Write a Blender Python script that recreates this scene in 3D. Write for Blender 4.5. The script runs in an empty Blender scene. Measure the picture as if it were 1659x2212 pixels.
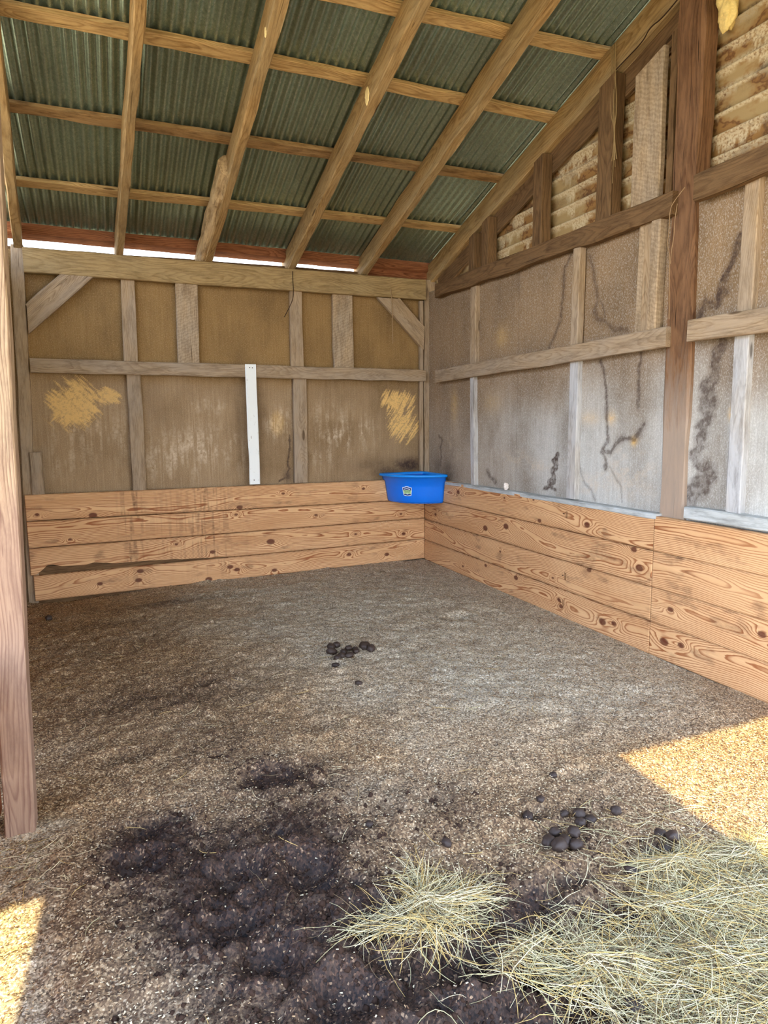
import bpy, math, random
import numpy as np
from mathutils import Vector, Matrix, Quaternion

# ---------------------------------------------------------------- camera, sky, sun, exposure
S = bpy.context.scene
COL = S.collection
CAM_POS = (-3.348, -6.849, 1.6)
YAW, PITCH, ROLL = 0.39368784, -0.13626024, -0.00927125
FPX = 1445.66
fw = Vector((math.sin(YAW) * math.cos(PITCH), math.cos(YAW) * math.cos(PITCH), math.sin(PITCH)))
r0 = Vector((math.cos(YAW), -math.sin(YAW), 0)); u0 = r0.cross(fw)
rt = math.cos(ROLL) * r0 + math.sin(ROLL) * u0
up = -math.sin(ROLL) * r0 + math.cos(ROLL) * u0
cam_data = bpy.data.cameras.new('camera')
cam = bpy.data.objects.new('camera', cam_data); COL.objects.link(cam)
cam_data.sensor_fit = 'HORIZONTAL'; cam_data.sensor_width = 36.0
cam_data.lens = 36.0 * FPX / 1659.0
cam_data.clip_start = 0.05; cam_data.clip_end = 300
cam.matrix_world = Matrix(((rt.x, up.x, -fw.x, CAM_POS[0]), (rt.y, up.y, -fw.y, CAM_POS[1]),
                           (rt.z, up.z, -fw.z, CAM_POS[2]), (0, 0, 0, 1)))
S.camera = cam

world = bpy.data.worlds.new('world'); S.world = world; world.use_nodes = True
wn = world.node_tree; bg = wn.nodes['Background']
tc = wn.nodes.new('ShaderNodeTexCoord'); sp = wn.nodes.new('ShaderNodeSeparateXYZ')
cr = wn.nodes.new('ShaderNodeValToRGB')
cr.color_ramp.elements[0].position = 0.0; cr.color_ramp.elements[0].color = (0.93, 0.96, 1.0, 1)
cr.color_ramp.elements[1].position = 0.8; cr.color_ramp.elements[1].color = (0.34, 0.56, 1.0, 1)
wn.links.new(tc.outputs['Generated'], sp.inputs[0]); wn.links.new(sp.outputs[2], cr.inputs[0])
wn.links.new(cr.outputs[0], bg.inputs[0]); bg.inputs[1].default_value = 1.0

SUN_EL = math.radians(50); SUN_AZ = (0.075, 1.0)
sd = bpy.data.lights.new('sun', 'SUN'); sun = bpy.data.objects.new('sun', sd); COL.objects.link(sun)
sd.energy = 1.65; sd.angle = math.radians(0.6); sd.color = (1.0, 0.83, 0.42)
h = Vector((SUN_AZ[0], SUN_AZ[1], 0)).normalized() * math.cos(SUN_EL)
sun.rotation_mode = 'QUATERNION'
sun.rotation_quaternion = Vector((h.x, h.y, -math.sin(SUN_EL))).to_track_quat('-Z', 'Y')

S.view_settings.view_transform = 'Standard'; S.view_settings.look = 'None'
S.view_settings.exposure = 3.25; S.view_settings.gamma = 1.0; S.view_settings.use_curve_mapping = False
S.cycles.max_bounces = 8; S.cycles.diffuse_bounces = 6; S.cycles.glossy_bounces = 3

rng = random.Random(7)
Z3 = (0, 0, 1)
NR = np.random.default_rng(11)

# ---------------------------------------------------------------- helpers
def tag(o, label, cat, group=None, kind=None):
    o['label'] = label; o['category'] = cat
    if group: o['group'] = group
    if kind: o['kind'] = kind
    return o

def mesh_np(name, V, F, mat=None, smooth=False):
    """V (n,3), F (m,k) -> mesh datablock"""
    V = np.asarray(V, np.float32); F = np.asarray(F, np.int32)
    me = bpy.data.meshes.new(name)
    m, k = F.shape
    me.vertices.add(len(V)); me.vertices.foreach_set('co', V.ravel())
    me.loops.add(m * k); me.loops.foreach_set('vertex_index', F.ravel())
    me.polygons.add(m); me.polygons.foreach_set('loop_start', np.arange(0, m * k, k, dtype=np.int32))
    me.polygons.foreach_set('loop_total', np.full(m, k, np.int32))
    if smooth: me.polygons.foreach_set('use_smooth', np.ones(m, bool))
    me.update(calc_edges=True); me.validate()
    if mat:
        for mm in (mat if isinstance(mat, (list, tuple)) else [mat]): me.materials.append(mm)
    return me

def link(name, me, parent=None):
    o = bpy.data.objects.new(name, me); COL.objects.link(o)
    if parent: o.parent = parent
    return o

def setattr_f(me, name, arr):
    a = me.attributes.new(name, 'FLOAT', 'POINT'); a.data.foreach_set('value', np.asarray(arr, np.float32).ravel())

def vnoise(x, y, seed=0):
    x = np.asarray(x, float); y = np.asarray(y, float)
    xi = np.floor(x).astype(np.int64); yi = np.floor(y).astype(np.int64); xf = x - xi; yf = y - yi
    u = xf * xf * (3 - 2 * xf); v = yf * yf * (3 - 2 * yf)
    def hsh(a, b):
        n = (a * 374761393 + b * 668265263 + seed * 974634777) & 0x7fffffff
        n = ((n ^ (n >> 13)) * 1274126177) & 0x7fffffff
        return ((n ^ (n >> 16)) & 0xffff) / 65535.0
    return (hsh(xi, yi) * (1 - u) + hsh(xi + 1, yi) * u) * (1 - v) + (hsh(xi, yi + 1) * (1 - u) + hsh(xi + 1, yi + 1) * u) * v

def fbm(x, y, seed=0, o=4):
    s = 0; a = 0.5; t = 0
    for i in range(o):
        s = s + a * vnoise(x * 2 ** i, y * 2 ** i, seed + i * 17); t += a; a *= 0.5
    return s / t

def sstep(a, b, x):
    t = np.clip((x - a) / (b - a), 0, 1); return t * t * (3 - 2 * t)

def polydist(px, py, pts):
    d = np.full(px.shape, 1e9)
    for (ax, ay), (bx, by) in zip(pts[:-1], pts[1:]):
        vx, vy = bx - ax, by - ay; L = vx * vx + vy * vy + 1e-12
        t = np.clip(((px - ax) * vx + (py - ay) * vy) / L, 0, 1)
        d = np.minimum(d, np.hypot(px - ax - t * vx, py - ay - t * vy))
    return d

def grid(nu, nv):
    i = np.arange(nu * nv).reshape(nv, nu)
    return np.stack([i[:-1, :-1], i[:-1, 1:], i[1:, 1:], i[1:, :-1]], -1).reshape(-1, 4)

# ---------------------------------------------------------------- materials
class NT:
    def __init__(s, name):
        s.m = bpy.data.materials.new(name); s.m.use_nodes = True; s.t = s.m.node_tree
        s.b = s.t.nodes['Principled BSDF']
    def n(s, typ, **kw):
        nd = s.t.nodes.new(typ)
        for k, v in kw.items(): setattr(nd, k, v)
        return nd
    def l(s, a, b): s.t.links.new(a, b)
    def set(s, sock, v):
        if isinstance(v, (int, float)): sock.default_value = v
        elif isinstance(v, tuple): sock.default_value = v if len(v) == len(sock.default_value) else (*v, 1)
        else: s.l(v, sock)
    def math(s, op, a, b=0.0, c=0.0):
        nd = s.n('ShaderNodeMath', operation=op)
        for i, v in enumerate((a, b, c)):
            if i < len(nd.inputs): s.set(nd.inputs[i], v)
        return nd.outputs[0]
    def vmath(s, op, a, b=(0, 0, 0)):
        nd = s.n('ShaderNodeVectorMath', operation=op)
        s.set(nd.inputs[0], a); s.set(nd.inputs[1], b)
        return nd.outputs[0]
    def noise(s, vec, scale, detail=3, rough=0.55):
        nd = s.n('ShaderNodeTexNoise'); s.l(vec, nd.inputs['Vector'])
        nd.inputs['Scale'].default_value = scale; nd.inputs['Detail'].default_value = detail
        nd.inputs['Roughness'].default_value = rough
        return nd.outputs['Fac']
    def ramp(s, fac, els):
        nd = s.n('ShaderNodeValToRGB'); s.l(fac, nd.inputs[0]); e = nd.color_ramp.elements
        while len(e) < len(els): e.new(0.5)
        for i, (p, c) in enumerate(els):
            e[i].position = p; e[i].color = (*c, 1) if isinstance(c, tuple) else (c, c, c, 1)
        return nd.outputs[0]
    def mix(s, fac, a, b, mode='MIX'):
        nd = s.n('ShaderNodeMix', data_type='RGBA', blend_type=mode)
        s.set(nd.inputs[0], fac); s.set(nd.inputs[6], a); s.set(nd.inputs[7], b)
        return nd.outputs[2]
    def attr(s, name):
        nd = s.n('ShaderNodeAttribute', attribute_name=name); return nd.outputs['Fac']
    def bump(s, hgt, strength=0.3, dist=0.01):
        nd = s.n('ShaderNodeBump'); s.l(hgt, nd.inputs['Height'])
        nd.inputs['Strength'].default_value = strength; nd.inputs['Distance'].default_value = dist
        s.l(nd.outputs[0], s.b.inputs['Normal'])
    def objco(s):
        tc = s.n('ShaderNodeTexCoord'); oi = s.n('ShaderNodeObjectInfo')
        cx = s.n('ShaderNodeCombineXYZ'); r = oi.outputs['Random']
        s.l(s.math('MULTIPLY', r, 37.0), cx.inputs[0]); s.l(s.math('MULTIPLY', r, 0.0), cx.inputs[1]); s.l(s.math('MULTIPLY', r, 0.0), cx.inputs[2])
        return tc.outputs['Object'], cx.outputs[0], r
    def out(s, col, rough=0.85, spec=0.2):
        s.set(s.b.inputs['Base Color'], col); s.set(s.b.inputs['Roughness'], rough)
        s.b.inputs['Specular IOR Level'].default_value = spec
        return s.m

def srgb(r, g, b):
    f = lambda c: ((c / 255 + 0.055) / 1.055) ** 2.4 if c > 10 else c / 255 / 12.92
    return (f(r), f(g), f(b))

def wood(name, light, dark, grey=None, greyamt=0.4, rings=75, ringamt=0.55, knot=0.075, saw=0.0, var=0.25, split=0.3, foot=None):
    t = NT(name); co, off, rnd = t.objco()
    sp_ = t.n('ShaderNodeSeparateXYZ'); t.l(co, sp_.inputs[0])
    pos = t.vmath('ADD', co, off)
    slow = t.vmath('MULTIPLY', pos, (0.9, 3, 3))
    w1 = t.noise(slow, 1.0, 2)
    w2 = t.noise(t.vmath('MULTIPLY', pos, (0.5, 1.5, 1.5)), 1.7, 1)
    fine = t.noise(t.vmath('MULTIPLY', pos, (3, 26, 26)), 1.0, 2)
    yy = t.math('ADD', sp_.outputs[1], t.math('MULTIPLY', t.math('SUBTRACT', w1, 0.5), 0.16))
    yy = t.math('ADD', yy, t.math('MULTIPLY', t.math('SUBTRACT', rnd, 0.5), 0.10))
    zz = t.math('ADD', sp_.outputs[2], t.math('MULTIPLY', t.math('SUBTRACT', w2, 0.30), 0.26))
    r = t.math('SQRT', t.math('ADD', t.math('MULTIPLY', yy, yy), t.math('MULTIPLY', zz, zz)))
    vo = t.n('ShaderNodeTexVoronoi'); t.l(t.vmath('MULTIPLY', pos, (1.15, 4.6, 4.6)), vo.inputs['Vector']); vo.inputs['Scale'].default_value = 1.0
    kd = vo.outputs['Distance']
    halo = t.ramp(kd, [(0.0, 1.0), (0.34, 0.0)])
    ph = t.math('ADD', t.math('MULTIPLY', r, float(rings)), t.math('MULTIPLY', fine, 1.6))
    ph = t.math('ADD', ph, t.math('MULTIPLY', halo, 3.2))
    fr = t.math('FRACT', ph)
    ringm = t.ramp(fr, [(0.0, 0.1), (0.45, 0.25), (0.82, 1.0), (1.0, 0.1)])
    fib = t.noise(t.vmath('MULTIPLY', pos, (7, 260, 260)), 1.0, 3, 0.7)
    fibr = t.ramp(fib, [(0.35, 0.0), (0.7, 1.0)])
    fac = t.math('ADD', t.math('MULTIPLY', ringm, ringamt), t.math('MULTIPLY', fibr, 0.32))
    fac = t.math('MINIMUM', fac, 1.0)
    col = t.mix(fac, light, dark)
    big = t.noise(t.vmath('MULTIPLY', pos, (1.6, 6, 6)), 1.0, 4, 0.65)
    if grey:
        col = t.mix(t.math('MULTIPLY', t.ramp(big, [(0.38, 0.0), (0.62, 1.0)]), greyamt), col, grey)
    b2 = t.noise(t.vmath('MULTIPLY', pos, (4, 22, 22)), 1.0, 5, 0.75)
    col = t.mix(t.ramp(b2, [(0.32, var + 0.25), (0.55, 0.0)]), col, tuple(c * 0.42 for c in dark))
    # splits
    spn = t.noise(t.vmath('MULTIPLY', pos, (1.5, 70, 70)), 1.0, 2, 0.5)
    spl = t.ramp(spn, [(0.27, split + 0.3), (0.31, 0.0)])
    col = t.mix(spl, col, tuple(c * 0.25 for c in dark))
    if saw:
        wv = t.n('ShaderNodeTexWave'); wv.inputs['Scale'].default_value = 11; wv.inputs['Distortion'].default_value = 7; wv.inputs['Detail'].default_value = 4; wv.inputs['Detail Scale'].default_value = 3
        t.l(t.vmath('ADD', pos, (0, 0, 0)), wv.inputs['Vector'])
        rt_ = t.n('ShaderNodeMapping'); rt_.inputs['Rotation'].default_value = (0, 0, 0.45); t.l(pos, rt_.inputs[0]); t.l(rt_.outputs[0], wv.inputs['Vector'])
        col = t.mix(t.math('MULTIPLY', t.ramp(wv.outputs['Fac'], [(0.3, 1.0), (0.7, 0.0)]), saw), col, tuple(c * 0.5 for c in dark))
    if foot:   # second tone blended into the lower part of a standing post
        fx = t.math('ADD', sp_.outputs[0], t.math('MULTIPLY', t.math('SUBTRACT', b2, 0.5), 0.9))
        mr = t.n('ShaderNodeMapRange'); t.l(fx, mr.inputs[0]); mr.inputs[1].default_value = foot[0] - .25; mr.inputs[2].default_value = foot[0] + .25
        mr.inputs[3].default_value = .5; mr.inputs[4].default_value = 0.0
        col = t.mix(mr.outputs[0], col, foot[1])
    kn = t.ramp(kd, [(knot * 0.7, 1.0), (knot, 0.0)])
    col = t.mix(t.math('MULTIPLY', kn, 0.8), col, tuple(c * 0.38 for c in dark))
    hh = t.math('SUBTRACT', t.math('ADD', t.math('MULTIPLY', fib, 0.6), t.math('MULTIPLY', b2, 0.8)), t.math('MULTIPLY', spl, 1.0))
    t.bump(hh, 0.35, 0.004)
    return t.out(col, 0.82, 0.18)

M = {}
M['rafter'] = wood('rafter_wood', srgb(184, 152, 104), srgb(120, 88, 48), srgb(160, 144, 112), 0.45, 60, 0.5)
M['purlin'] = wood('purlin_wood', srgb(212, 180, 126), srgb(136, 98, 54), srgb(186, 160, 118), 0.35, 85, 0.65)
M['girt'] = wood('girt_wood', srgb(178, 156, 128), srgb(122, 96, 68), srgb(158, 146, 132), 0.5, 90, 0.45)
M['stud'] = wood('stud_wood', srgb(184, 160, 128), srgb(130, 102, 72), srgb(164, 150, 134), 0.5, 110, 0.5)
M['grey'] = wood('grey_stud_wood', srgb(196, 192, 186), srgb(140, 130, 120), srgb(186, 190, 196), 0.6, 120, 0.42)
M['plate'] = wood('plate_wood', srgb(176, 150, 106), srgb(122, 96, 58), srgb(156, 138, 104), 0.35, 70, 0.5)
M['dark'] = wood('dark_wood', srgb(126, 98, 66), srgb(70, 46, 26), srgb(110, 88, 62), 0.35, 60, 0.5)
M['postr'] = wood('big_post_wood', srgb(128, 94, 64), srgb(72, 44, 27), srgb(140, 106, 78), 0.5, 60, 0.6, split=0.55, foot=(-.35, srgb(196, 180, 164)))
M['postf'] = wood('front_post_wood', srgb(182, 156, 124), srgb(104, 78, 58), srgb(158, 136, 112), 0.5, 95, 0.85, foot=(-.35, srgb(120, 88, 78)))
M['sawn'] = wood('rough_sawn_wood', srgb(190, 166, 134), srgb(120, 92, 62), srgb(168, 156, 140), 0.5, 60, 0.25, saw=0.22, split=0.5)
M['eave'] = wood('red_eave_wood', srgb(168, 112, 76), srgb(96, 48, 28), srgb(140, 86, 56), 0.3, 90, 0.65)
M['bark'] = wood('waney_wood', srgb(172, 140, 96), srgb(112, 76, 42), srgb(150, 128, 98), 0.5, 40, 0.3, var=0.5)
M['log'] = wood('log_wood', srgb(206, 178, 134), srgb(140, 106, 68), srgb(180, 158, 122), 0.5, 30, 0.25, var=0.6)
M['sill'] = wood('sill_wood', srgb(190, 194, 192), srgb(128, 128, 124), srgb(206, 212, 214), 0.5, 90, 0.4)
M['redpl'] = wood('reddish_plank_wood', srgb(186, 118, 78), srgb(128, 70, 44), srgb(150, 92, 66), 0.3, 80, 0.5)

def kick_mat():
    t = NT('new_pine_board'); co, off, rnd = t.objco(); pos = t.vmath('ADD', co, off)
    ph = t.attr('phase'); kn = t.attr('knot'); st = t.attr('stain'); amp = t.attr('amp')
    wob = t.noise(t.vmath('MULTIPLY', pos, (5, 50, 50)), 1.0, 3, 0.6)
    ph = t.math('ADD', ph, t.math('MULTIPLY', wob, 0.55))
    fr = t.math('FRACT', ph)
    ring = t.ramp(fr, [(0.0, 0.0), (0.52, 0.08), (0.84, 1.0), (0.95, 0.85), (1.0, 0.0)])
    fib = t.noise(t.vmath('MULTIPLY', pos, (9, 330, 330)), 1.0, 3, 0.7)
    base = t.mix(t.ramp(t.noise(t.vmath('MULTIPLY', pos, (1.2, 7, 7)), 1.0, 3), [(0.3, 0.0), (0.7, 1.0)]), srgb(230, 188, 140), srgb(210, 164, 116))
    base = t.mix(t.math('MULTIPLY', t.ramp(fib, [(0.35, 0.0), (0.7, 1.0)]), 0.35), base, srgb(178, 132, 92))
    col = t.mix(t.math('MULTIPLY', ring, t.math('MULTIPLY', amp, 1.05)), base, srgb(150, 92, 54))
    col = t.mix(kn, col, srgb(88, 42, 26))
    dn = t.noise(t.vmath('MULTIPLY', pos, (14, 30, 30)), 1.0, 5, 0.75)
    sm = t.math('MULTIPLY', st, t.ramp(dn, [(0.38, 0.25), (0.62, 1.0)]))
    col = t.mix(sm, col, srgb(104, 74, 52))
    fl = t.n('ShaderNodeTexVoronoi'); t.l(pos, fl.inputs['Vector']); fl.inputs['Scale'].default_value = 60
    du = t.math('MULTIPLY', t.attr('dust'), t.ramp(fl.outputs['Distance'], [(0.12, 1.0), (0.2, 0.0)]))
    col = t.mix(du, col, srgb(226, 206, 170))
    t.bump(t.math('ADD', t.math('MULTIPLY', ring, -0.4), t.math('MULTIPLY', fib, 0.5)), 0.25, 0.003)
    return t.out(col, 0.7, 0.25)
M['kick'] = kick_mat()

def white_mat():
    t = NT('flaking_white_paint'); co, off, rnd = t.objco()
    n1 = t.noise(t.vmath('MULTIPLY', co, (14, 60, 60)), 1.0, 4, 0.7)
    col = t.mix(t.ramp(n1, [(0.30, 1.0), (0.36, 0.0)]), srgb(236, 240, 238), srgb(170, 160, 148))
    return t.out(col, 0.6, 0.3)
M['white'] = white_mat()

def sheath_mat(name, up_c, up_d, lo_c, lo_d, sk=1.0):
    t = NT(name); tc_ = t.n('ShaderNodeTexCoord'); co = tc_.outputs['Object']
    g = t.attr('lower_tone')
    streak = t.noise(t.vmath('MULTIPLY', co, (60, 60, 2.2)), 1.0, 4, 0.75)
    speck = t.noise(t.vmath('MULTIPLY', co, (1, 1, .55)), 140, 4, 0.85)
    big = t.noise(t.vmath('MULTIPLY', co, (2.2, 2.2, 1.4)), 1.0, 5, 0.6)
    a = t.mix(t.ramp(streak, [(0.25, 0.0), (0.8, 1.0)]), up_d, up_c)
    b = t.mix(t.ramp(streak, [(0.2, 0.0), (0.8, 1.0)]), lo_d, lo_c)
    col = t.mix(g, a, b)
    col = t.mix(t.ramp(big, [(0.32, 0.6), (0.58, 0.0)]), col, tuple(c * 0.55 for c in up_d))
    col = t.mix(t.ramp(speck, [(0.50, 0.0), (0.66, 0.75 * sk)]), col, tuple(min(1, c * 1.7) for c in lo_c))
    col = t.mix(t.ramp(speck, [(0.28, 0.6 * sk), (0.46, 0.0)]), col, tuple(c * 0.5 for c in lo_d))
    sn = t.noise(co, 45, 4, 0.7)
    col = t.mix(t.math('MULTIPLY', t.attr('pale'), t.ramp(sn, [(0.36, 0.1), (0.6, 1.0)])), col, srgb(206, 186, 160))
    col = t.mix(t.math('MULTIPLY', t.attr('yellow'), t.ramp(sn, [(0.34, 0.45), (0.52, 1.0)])), col, srgb(226, 186, 118))
    col = t.mix(t.math('MULTIPLY', t.attr('stain'), t.ramp(sn, [(0.32, 0.55), (0.55, 1.0)])), col, srgb(66, 50, 42))
    t.bump(speck, 0.25, 0.002)
    return t.out(col, 0.8, 0.25)
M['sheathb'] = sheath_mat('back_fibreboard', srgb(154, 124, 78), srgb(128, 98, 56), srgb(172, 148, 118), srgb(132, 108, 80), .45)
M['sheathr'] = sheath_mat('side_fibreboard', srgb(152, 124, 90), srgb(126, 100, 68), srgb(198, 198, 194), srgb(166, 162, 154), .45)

def siding_mat():
    t = NT('stained_siding'); tc_ = t.n('ShaderNodeTexCoord'); co = tc_.outputs['Object']
    n1 = t.noise(t.vmath('MULTIPLY', co, (3, 3, 5)), 1.0, 4, 0.65); n2 = t.noise(co, 60, 3, 0.7)
    col = t.mix(t.ramp(n1, [(0.42, 0.0), (0.52, 1.0)]), srgb(160, 136, 94), srgb(142, 106, 62))
    col = t.mix(t.ramp(n1, [(0.50, 0.0), (0.53, 0.7), (0.56, 0.0)]), col, srgb(84, 50, 30))
    col = t.mix(t.math('MULTIPLY', t.attr('crust'), t.ramp(n2, [(0.35, 0.1), (0.55, .85)])), col, srgb(204, 188, 154))
    col = t.mix(t.math('MULTIPLY', t.attr('grime'), t.ramp(n2, [(0.35, 0.2), (0.6, 1.0)])), col, srgb(70, 52, 40))
    t.bump(n2, 0.3, 0.004)
    return t.out(col, 0.8, 0.2)
M['siding'] = siding_mat()

def metal_mat():
    t = NT('galvanised_sheet'); tc_ = t.n('ShaderNodeTexCoord'); co = tc_.outputs['Object']
    v = t.n('ShaderNodeTexVoronoi'); t.l(t.vmath('MULTIPLY', co, (1, 0.6, 1)), v.inputs['Vector']); v.inputs['Scale'].default_value = 95
    n1 = t.noise(co, 40, 4, 0.7); n2 = t.noise(t.vmath('MULTIPLY', co, (2, 1, 2)), 1.3, 3)
    sp_ = t.ramp(v.outputs['Color'], [(0.2, 0.0), (0.8, 1.0)])
    col = t.mix(t.ramp(n1, [(0.3, 0.0), (0.7, 1.0)]), srgb(138, 158, 144), srgb(180, 200, 184))
    col = t.mix(t.math('MULTIPLY', t.ramp(t.noise(t.vmath('MULTIPLY', co, (1, 0.5, 1)), 110, 2, 0.8), [(0.58, 0.0), (0.68, 1.0)]), 0.6), col, srgb(226, 228, 210))
    col = t.mix(t.ramp(n2, [(0.4, 0.35), (0.65, 0.0)]), col, srgb(112, 116, 96))
    t.b.inputs['Metallic'].default_value = 0.82
    t.bump(n1, 0.12, 0.002)
    return t.out(col, 0.36, 0.5)
M['metal'] = metal_mat()

def floor_mat():
    t = NT('pellet_bedding'); tc_ = t.n('ShaderNodeTexCoord'); co = tc_.outputs['Object']
    wet = t.attr('wet'); pale = t.attr('pale')
    v = t.n('ShaderNodeTexVoronoi'); t.l(t.vmath('MULTIPLY', co, (1, 1, 0.6)), v.inputs['Vector']); v.inputs['Scale'].default_value = 165
    sc = t.n('ShaderNodeSeparateColor'); t.l(v.outputs['Color'], sc.inputs[0])
    cell = sc.outputs[0]
    n1 = t.noise(co, 60, 4, 0.7); n2 = t.noise(co, 7, 5, 0.65)
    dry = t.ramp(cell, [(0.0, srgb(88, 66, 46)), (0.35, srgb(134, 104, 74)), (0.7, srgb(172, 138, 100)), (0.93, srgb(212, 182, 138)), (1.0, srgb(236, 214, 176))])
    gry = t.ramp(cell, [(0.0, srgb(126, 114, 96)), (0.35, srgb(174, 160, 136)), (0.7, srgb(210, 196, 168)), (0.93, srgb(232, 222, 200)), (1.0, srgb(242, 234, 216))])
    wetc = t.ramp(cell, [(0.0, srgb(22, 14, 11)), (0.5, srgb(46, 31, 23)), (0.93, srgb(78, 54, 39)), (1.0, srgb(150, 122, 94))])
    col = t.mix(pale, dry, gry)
    wm = t.math('ADD', wet, t.math('MULTIPLY', t.math('SUBTRACT', n1, 0.5), 0.9))
    wm = t.math('ADD', wm, t.math('MULTIPLY', t.math('SUBTRACT', n2, 0.5), 0.5))
    wm = t.ramp(wm, [(0.22, 0.0), (0.85, 1.0)])
    col = t.mix(wm, col, wetc)
    col = t.mix(t.ramp(n1, [(0.34, 0.85), (0.50, 0.0)]), col, srgb(58, 44, 35))
    col = t.mix(t.ramp(n2, [(0.36, 0.35), (0.50, 0.0)]), col, srgb(74, 57, 45))
    t.bump(t.math('ADD', t.math('MULTIPLY', cell, 0.5), n1), 0.7, 0.008)
    return t.out(col, t.math('SUBTRACT', 0.9, t.math('MULTIPLY', wm, 0.25)), 0.25)
M['floor'] = floor_mat()

def plain(name, col, rough=0.8, spec=0.2, var=0.3, scale=40):
    t = NT(name); tc_ = t.n('ShaderNodeTexCoord'); n1 = t.noise(tc_.outputs['Object'], scale, 4, 0.7)
    c = t.mix(t.ramp(n1, [(0.3, var), (0.6, 0.0)]), col, tuple(x * 0.45 for x in col))
    t.bump(n1, 0.3, 0.003)
    return t.out(c, rough, spec)
M['ground'] = plain('dry_ground', srgb(186, 164, 128), 0.95, 0.1, 0.4, 6)
M['soil'] = plain('wet_soil', srgb(56, 39, 29), 0.85, 0.15, 0.6, 90)
M['manure'] = plain('manure', srgb(54, 40, 32), 0.55, 0.4, 0.6, 70)
M['blue'] = plain('blue_plastic', srgb(8, 116, 236), 0.38, 0.4, 0.06, 14)
M['bluerim'] = plain('blue_plastic_rim', srgb(10, 140, 240), 0.35, 0.4, 0.15, 30)
M['grime'] = plain('grimy_feed', srgb(60, 110, 120), 0.6, 0.3, 0.5, 30)
M['hay'] = [plain('hay_pale', srgb(218, 202, 160), 0.7, 0.2, 0.2, 20), plain('hay_green', srgb(176, 166, 124), 0.7, 0.2, 0.2, 20),
            plain('hay_straw', srgb(196, 164, 100), 0.7, 0.2, 0.2, 20), plain('hay_grey', srgb(112, 94, 68), 0.7, 0.2, 0.3, 20)]
M['chips'] = [plain('chip_cream', srgb(224, 204, 166), 0.8, 0.1, 0.1), plain('chip_tan', srgb(184, 150, 110), 0.8, 0.1, 0.2),
              plain('chip_brown', srgb(112, 84, 62), 0.8, 0.1, 0.3)]
M['foam'] = plain('yellow_foam', srgb(236, 208, 134), 0.8, 0.2, 0.4, 60)
M['lump'] = plain('pale_lump', srgb(238, 226, 214), 0.7, 0.2, 0.3, 60)
M['twig'] = plain('dark_twig', srgb(52, 34, 24), 0.8, 0.2)
M['vine'] = plain('pale_vine', srgb(160, 132, 98), 0.8, 0.2)
M['web'] = plain('dusty_web', srgb(150, 126, 88), 0.9, 0.1)
M['scar'] = plain('fresh_wood_scar', srgb(244, 220, 158), 0.7, 0.2, 0.3, 30)
M['st_white'] = plain('sticker_white', srgb(235, 244, 250), 0.4, 0.3, 0.02)
M['st_navy'] = plain('sticker_navy', srgb(20, 48, 120), 0.4, 0.3, 0.05)
M['st_green'] = plain('sticker_green', srgb(176, 214, 158), 0.4, 0.3, 0.05)
M['st_ink'] = plain('sticker_ink', srgb(24, 28, 24), 0.5, 0.2, 0.0)
M['ink'] = plain('grade_stamp_ink', srgb(70, 44, 30), 0.8, 0.1, 0.0)

# ---------------------------------------------------------------- timber builder
def timber(name, p0, p1, yax, w, t, mat, label=None, cat='beam', group=None, rough=0.004, bev=0.006, parent=None,
           cut0=0.0, cut1=0.0, wane=0.0):
    """box of width w (along yax) and thickness t around the line p0-p1, long axis = local X; cut = end shear along local Y"""
    p0 = Vector(p0); p1 = Vector(p1); X = (p1 - p0); L = X.length; X.normalize()
    Y = Vector(yax); Y = (Y - X * Y.dot(X)).normalized(); Z = X.cross(Y)
    n = max(2, int(L / 0.07) + 1)
    hw, ht, b = w / 2, t / 2, min(bev, t * 0.3)
    prof = [(-hw + b, -ht), (hw - b, -ht), (hw, -ht + b), (hw, ht - b), (hw - b, ht), (-hw + b, ht), (-hw, ht - b), (-hw, -ht + b)]
    sd_ = rng.randint(0, 9999); V = []
    xs = np.linspace(0, L, n)
    for i, x in enumerate(xs):
        for k, (y, z) in enumerate(prof):
            dy = (float(vnoise(x * 4 + 50, k // 2 * 3.3, sd_)) - 0.5) * 2 * rough * (1 if i else 0.6)
            dz = (float(vnoise(x * 4 + 90, k // 2 * 5.1, sd_ + 5)) - 0.5) * rough
            if wane and k in (1, 2):
                q = max(0.0, float(vnoise(x * 3, 7.7, sd_ + 9)) - 0.35) * wane
                if k == 1: dy -= q
                else: dz += q * 0.7
            xx = x
            fr = i / (n - 1)
            xx += (cut0 * y) * (1 - fr) if i == 0 else 0
            xx += (cut1 * y) if i == n - 1 else 0
            V.append((xx - L / 2, y + dy, z + dz))
    F = []
    for i in range(n - 1):
        for k in range(8):
            a = i * 8 + k; c = i * 8 + (k + 1) % 8
            F.append((a, c, c + 8, a + 8))
    me = bpy.data.meshes.new(name)
    me.from_pydata(V, [], [f[::-1] for f in F] + [tuple(range(8)), tuple(range(n * 8 - 8, n * 8))[::-1]])
    me.materials.append(mat)
    # make normals consistent
    import bmesh
    bm = bmesh.new(); bm.from_mesh(me); bmesh.ops.recalc_face_normals(bm, faces=bm.faces); bm.to_mesh(me); bm.free()
    o = link(name, me, parent)
    c = (p0 + p1) / 2
    o.matrix_world = Matrix(((X.x, Y.x, Z.x, c.x), (X.y, Y.y, Z.y, c.y), (X.z, Y.z, Z.z, c.z), (0, 0, 0, 1)))
    if label: tag(o, label, cat, group)
    return o

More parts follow.
